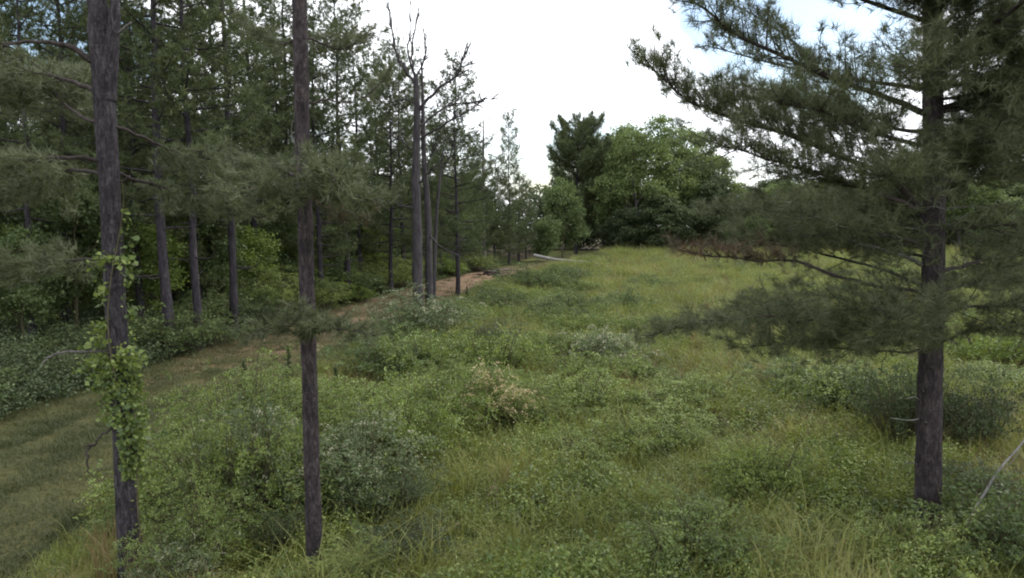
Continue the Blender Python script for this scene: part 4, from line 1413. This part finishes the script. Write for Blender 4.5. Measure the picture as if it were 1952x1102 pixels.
def far(name, ms, px, Y, label, rz=0.0, sc=1.0, group=None):
    x_ = at(px, 480, Y)[0]
    return put_tree(name, ms, (x_, Y, gz(x_, Y)), label, 'tree', group, rz, sc)


far('pine_tree', FAR_PINE, 1098, 122, 'dark round headed pine beside the big green tree across the field', 0.0, (0.85, .85, 1.0))
far('pine_tree', FAR_PINE, 1150, 134, 'dark pine tucked behind the big green tree across the field', 2.0, 0.92)
far('broadleaf_tree', FAR_OAK, 1215, 118, 'huge broad green tree with a pale trunk across the field', 0.6, (0.95, 0.9, 1.06))
far('broadleaf_tree', FAR_OAK, 1295, 124, 'wide green tree partly behind the broad pine limbs across the field', 2.8, (0.95, 0.9, 1.06))
far('broadleaf_tree', FAR_OAK, 1345, 120, 'lower green tree where the far crowns step down towards the broad pine', 4.4, (0.8, 0.8, 0.84))
far('broadleaf_tree', FAR_OAK3, 1180, 128, 'tall green crown between the round headed pine and the huge tree', 1.1, (0.8, 0.8, 1.3))
far('broadleaf_tree', FAR_BUSHY, 1072, 108, 'light green tree with a loose top left of the huge tree across the field', 1.0, (1.1, 1.0, 1.45))
far('broadleaf_tree', FAR_BUSHY, 1043, 96, 'small yellow green tree beside the pale fallen log', 2.6, (0.7, .7, 0.75))
far('broadleaf_tree', FAR_OAK2, 1265, 112, 'dark spreading tree low in front of the huge green tree', 1.5, (0.8, .7, 0.55))
far('broadleaf_tree', FAR_OAK2, 1190, 114, 'dark bushy tree at the foot of the pale trunk', 4.2, (0.55, .6, 0.42))
far('broadleaf_tree', FAR_OAK2, 1365, 116, 'dark spreading tree where the tree line dips', 3.5, (0.9, .8, 0.72))
for i, (px, Y, sx, sz) in enumerate(((1430, 122, 1.0, .82), (1510, 116, 1.0, .86), (1590, 124, 1.0, .9), (1670, 118, 1.0, .84), (1750, 120, 1, .92), (1830, 116, 1.0, .9), (1910, 122, 1.0, .95), (1990, 118, 1, .9), (1470, 136, 1, 1.0), (1630, 138, 1, 1.02), (1800, 138, 1, 1.05), (1960, 138, 1, 1.0))):
    far('broadleaf_tree', (FAR_OAK2, FAR_OAK)[i % 2 if i < 8 else 0], px, Y, 'rounded tree in the far tree line glimpsed through the broad pine', i * 1.3, (sx, sx, sz * (0.82 if i % 2 == 0 else 0.68)), 'trees in the far tree line behind the broad pine')
for i, px in enumerate((1400, 1440, 1545, 1620, 1700, 1880, 1940)):
    far('broadleaf_tree', FAR_BUSHY, px, 106 + (i * 37 % 9), 'low leafy tree along the foot of the far tree line', 'x' and i * 2.1, 0.6 + 0.12 * (i % 3), 'low trees along the foot of the far tree line')
wood_mass('distant_woods', 4, 135, 142, 152, 3000, lambda x_: 8 + 6 * fbm(x_ / 9, 0 * x_, 15) + 0.03 * x_, 0.6, M_LEAF_D, 'distant woods closing the far side of the field')

# ------------------------------------------------------------------ shrubs
SH = {
    'big': gen_shrub(1.5, 2.0, 240, 84, 0.052, M_SHRUB, 0.04, M_BLOSSOM),
    'privet': gen_shrub(1.2, 1.7, 200, 74, 0.048, M_SHRUB_G, 0.22, M_BLOSSOM),
    'mound': gen_shrub(1.1, 1.1, 170, 66, 0.052, M_SHRUB, 0.0),
    'dark': gen_shrub(1.0, 1.1, 150, 60, 0.050, M_LEAF_D, 0.0),
    'cream': gen_shrub(0.9, 1.0, 130, 50, 0.048, M_SHRUB, 0.95, M_BLOSSOM_T),
    'white': gen_shrub(1.3, 1.0, 160, 56, 0.050, M_SHRUB_G, 0.65, M_BLOSSOM),
    'wild': gen_shrub(1.3, 1.3, 150, 44, 0.080, M_LEAF, 0.0),
    'bright': gen_shrub(1.2, 1.4, 150, 44, 0.080, M_LEAF_Y, 0.0),
}


def shrub(kind, px, py, label, sc=1.0, rz=0.0, group=None, name='shrub'):
    x_, y_ = on_ground(px, py)
    return put_tree(name, SH[kind], (x_, y_, gz(x_, y_)), label, 'shrub', group, rz, sc, SHP)


S_ = [
    ('big', 475, 905, 'large bright green bush between the vine covered pine and the slim pine', (.95, .75, 1.0)),
    ('big', 535, 850, 'tall rounded green bush just behind the slim pine', (.85, .75, 0.85)),
    ('big', 440, 1010, 'round leafy bush filling the gap between the two near trunks', (0.75, .6, .95)),
    ('big', 390, 1090, 'big leafy bush at the foot of the vine covered pine', (0.55, .5, 0.6)),
    ('privet', 480, 985, 'grey green bush with white blossom sprays between the two near trunks', (0.75, .6, 1.05)),
    ('privet', 695, 960, 'grey green bush with white blossom just past the slim pine', (0.8, .75, 0.8)),
    ('dark', 545, 1060, 'dark bush between the two near trunks at the foot of the slim pine', (0.5, .4, 0.7)),
    ('big', 665, 1125, 'pale leafed bush at the bottom edge by the slim pine', (0.35, .3, 0.3)),
    ('privet', 330, 1140, 'blossoming bush at the bottom edge beside the thick trunk', (.5, .4, .4)),
    ('dark', 350, 1030, 'dark leafed bush added as the shaded gap just right of the vine covered trunk', (.6, .5, .6)),  # added dark foliage stands in for the shade between the bushes
    ('dark', 520, 985, 'dark leafed bush added as the shaded gap before the large bright bush', (.7, .55, .8)),  # dark leaves put in as the shaded hollow before the bright bush
    ('dark', 745, 985, 'dark leafed bush added as a shaded gap on the far side of the blossoming privet', (.8, .7, .8)),  # added too, its dark leaf colour acts as shade past the privet
    ('big', 600, 905, 'bright bush showing on both sides of the slim trunk', (.6, .6, .62)),
    ('big', 860, 760, 'bright leafy bush in the tangle below the snag', (.7, .6, .55)),
    ('big', 1010, 800, 'bright leafy bush right behind the cream blossomed bush', (.6, .55, .45)),
    ('mound', 345, 985, 'low leafy bush beside the vine covered trunk', (1.0, 1.0, 1.0)),
    ('privet', 800, 655, 'grey green bush with white blossom at the foot of the tall snag', (1.6, 1.2, 1.2)),
    ('mound', 800, 720, 'rounded green mound below the snag bush', (1.5, 1.2, 1.4)),
    ('mound', 930, 720, 'wide green mound in the middle of the field', (1.5, 1.2, 1.5)),
    ('cream', 960, 815, 'bush topped with cream tan blossom in the middle of the field', (1.0, 1.0, 1.35)),
    ('white', 1150, 700, 'spreading bush flecked with white blossom in the open field', (1.35, 1.1, 1.35)),
    ('mound', 860, 830, 'green mound left of the cream blossomed bush', (1.1, 1.0, 1.4)),
    ('mound', 745, 880, 'green mound behind the blossoming privet', (1.1, 1.0, 1.4)),
    ('mound', 1440, 960, 'dark green bush alone in the near field', (0.8, .7, 1.1)),
    ('dark', 1735, 850, 'dark bush behind the trunk of the broad pine', (0.9, .8, 1.7)),
    ('dark', 1850, 850, 'dark bush past the trunk of the broad pine', (0.9, .8, 1.3)),
    ('mound', 1590, 780, 'olive mound left of the broad pine trunk', (1.5, 1.3, 1.2)),
    ('wild', 1910, 1080, 'leafy bush at the corner beside the pale leaning sapling', (0.9, .9, .8)),
    ('mound', 1770, 1110, 'fresh green bush covering the foot of the broad pine', (1.0, .7, .8)),
    ('dark', 1040, 605, 'small dark bush far out in the field', (0.9, .8, 0.8)),
    ('wild', 1010, 560, 'weedy bush near the end of the track', (1.6, 1.2, 1.3)),
    ('wild', 1075, 545, 'weedy bush beyond the end of the track', (1.3, 1.2, 1.0)),
    ('mound', 1240, 640, 'dark olive mound under the lowest limb of the broad pine', (1.2, 1.0, 1.0)),
    ('mound', 1090, 900, 'low mound in the near middle field', (1.0, 0.9, 0.7)),
    ('mound', 1230, 860, 'low green mound in the near field', (0.9, .9, .7)),
    ('mound', 1330, 1080, 'leafy mound at the bottom edge of the field', (1.1, .9, .8)),
    ('bright', 1900, 700, 'yellow green bush beyond the broad pine trunk', (1.5, 1.3, 1.1)),
    ('mound', 1330, 770, 'low mound beneath the long lower limbs', (1.2, 1.0, .8)),
    ('dark', 760, 1080, 'low dark bush near the bottom edge, past the slim pine', (.8, .7, .6)),
    ('big', 650, 850, 'green bush just past the slim trunk', (.8, .8, .6)),
]
for i, (k_, px, py, lb, sc) in enumerate(S_):
    shrub(k_, px, py, lb, sc, i * 1.37)

# scrub along the edge of the wood
EDGE_LOOK = {'wild': 'mid green broad leafed shrub', 'dark': 'dark green small leafed shrub', 'bright': 'bright yellow green shrub', 'big': 'fresh green feathery shrub'}
MOUND_LOOK = {'wild': 'mid green broad leafed mound', 'dark': 'dark green small leafed mound', 'mound': 'fresh green feathery mound'}
for i in range(46):
    Y = 15 + 62 * (i / 46.0) ** 1.1 + rr.uniform(-0.8, 0.8)
    x_ = float(wood_x(Y)) - rr.uniform(-0.1, 2.6)
    k_ = rr.choice(['wild', 'dark', 'bright', 'big', 'wild']) if Y > 30 else rr.choice(['dark', 'dark', 'wild'])
    s = rr.uniform(0.8, 1.35)
    put_tree('shrub', SH[k_], (x_, Y, gz(x_, Y)), EDGE_LOOK[k_] + ' in the scrub along the wood edge above the track', 'shrub', EDGE_LOOK[k_] + 's along the wood edge', rr.uniform(0, 6.28), (s * 1.1, s * 1.1, s * rr.uniform(0.7, 1.15)), SHP)
# unnamed mounds over the field
for i in range(96):
    Y = 11 + 90 * rr.uniform() ** 1.2
    x_ = rr.uniform(float(road_x(Y)) + 4.5, 0.74 * Y) if i % 2 else rr.uniform(float(road_x(Y)) + 6.0, max(0.1 * Y, float(road_x(Y)) + 8))
    k_ = rr.choice(['mound', 'mound', 'wild', 'dark'])
    s = rr.uniform(0.55, 1.1)
    put_tree('shrub', SH[k_], (x_, Y, gz(x_, Y)), 'low ' + MOUND_LOOK[k_] + ' of scrub scattered in the open field', 'shrub', MOUND_LOOK[k_] + 's in the field', rr.uniform(0, 6.28), (s * 1.3, s * 1.2, s * rr.uniform(0.7, 1.1)), SHP)

# conifer seedlings
def gen_seedling(H):
    wd, fo = MB(), MB()
    tube(wd, np.array([[0, 0, -0.1], [0.02, 0, H * .5], [0, 0, H]]), [0.02, 0.014, 0.005], 5)
    zz_ = rng.uniform(0.08, 1.0, 110) * H
    r_ = 0.28 * (1.05 - zz_ / H) * rng.uniform(0.2, 1, 110)
    a_ = rng.uniform(0, 6.28, 110)
    C_ = np.stack([r_ * np.cos(a_), r_ * np.sin(a_), zz_], -1)
    D_ = np.stack([np.cos(a_), np.sin(a_), 0.9 + 0 * a_], -1)
    needles(fo, C_, D_, 20, 0.13, 0.008, 0.5)
    return wd.mesh('stem', M_STEM), fo.mesh('needles', M_LEAF_D)


SEED = gen_seedling(1.5)
for px, py, sc, lb in ((466, 770, .8, 'short dark conifer seedling rising above the large bright bush'), (552, 765, 1.05, 'dark conifer seedling close to the slim pine trunk'),
                       (641, 800, .85, 'dark conifer seedling between the slim pine and the field'), (890, 585, .8, 'small dark seedling at the end of the red track')):
    x_, y_ = on_ground(px, py)
    put_tree('pine_seedling', SEED, (x_, y_, gz(x_, y_)), lb, 'seedling', 'conifer seedlings', sc=sc, parts=('stem', 'needles'))

# ------------------------------------------------------------------ fallen wood and sapling
c = [at(1018, 487, 82), at(1062, 495, 81), at(1138, 502, 80)]
l0 = np.array([c[0][0], c[0][1], gz(c[0][0], c[0][1])])
e = empty('fallen_log', tuple(l0), 'long pale fallen trunk lying across the far grass at the wood end', 'log')
mb = MB()
pts_ = np.array(c) - l0
tube(mb, spline(pts_, 14), np.linspace(0.19, 0.10, 14), 8, 0.05)
link('trunk', mb.mesh('trunk', M_PALE, True), e)
for k_ in range(4):
    mb = MB()
    b = pts_[0] + (pts_[2] - pts_[0]) * rr.uniform(0.6, 1)
    tube(mb, np.array([b, b + [rr.uniform(-.4, .6), rr.uniform(-.6, .2), rr.uniform(-.1, .5)]]), [0.04, 0.015], 5)
    link('branch', mb.mesh('branch', M_DEAD, True), e)

q = at(935, 520, 66.0)[:2]
l0 = np.array([q[0], q[1], gz(*q)])
e = empty('brush_pile', tuple(l0), 'dark heap of cut branches lying at the end of the track', 'brush pile')
for k_ in range(16):
    mb = MB()
    a_ = rr.normal() * 0.5 + (PI if rr.uniform() < .5 else 0)
    b = np.array([rr.uniform(-1.1, 1.2), rr.uniform(-.5, .5), rr.uniform(0.1, 0.75)])
    L_ = rr.uniform(0.9, 2.4)
    d = np.array([math.cos(a_), math.sin(a_) * .6, rr.uniform(-.05, .3)])
    tube(mb, np.array([b, b + d * L_ * .5 + [0, 0, .05], b + d * L_]), [0.07, 0.05, 0.02], 6, 0.05)
    link('stick', mb.mesh('stick', M_DEAD if k_ % 3 == 0 else M_LIMB, True), e)

pts_ = np.array([at(1850, 990, 10.6), at(1880, 935, 10.5), at(1905, 895, 10.4), at(1952, 840, 10.3), at(2010, 750, 10.2)])
l0 = np.array([pts_[0][0], pts_[0][1], gz(pts_[0][0], pts_[0][1])])
e = empty('leaning_sapling', tuple(l0), 'pale bare sapling stem leaning out by the corner near the broad pine', 'sapling')
mb = MB()
pts_ = np.concatenate([[l0 + [-0.03, 0, -0.1]], pts_]) - l0
tube(mb, spline(pts_, 20), np.linspace(0.024, 0.012, 20), 7, 0.05)
link('stem', mb.mesh('stem', M_PALE, True), e)
for t_ in (0.4, 0.6, 0.8):
    mb = MB()
    b = pts_[1] + (pts_[-1] - pts_[1]) * t_
    tube(mb, np.array([b, b + [0.12, -.1, 0.25], b + [0.2, -.1, 0.5]]), [0.008, 0.006, 0.003], 4)
    link('branch', mb.mesh('branch', M_PALE, True), e)
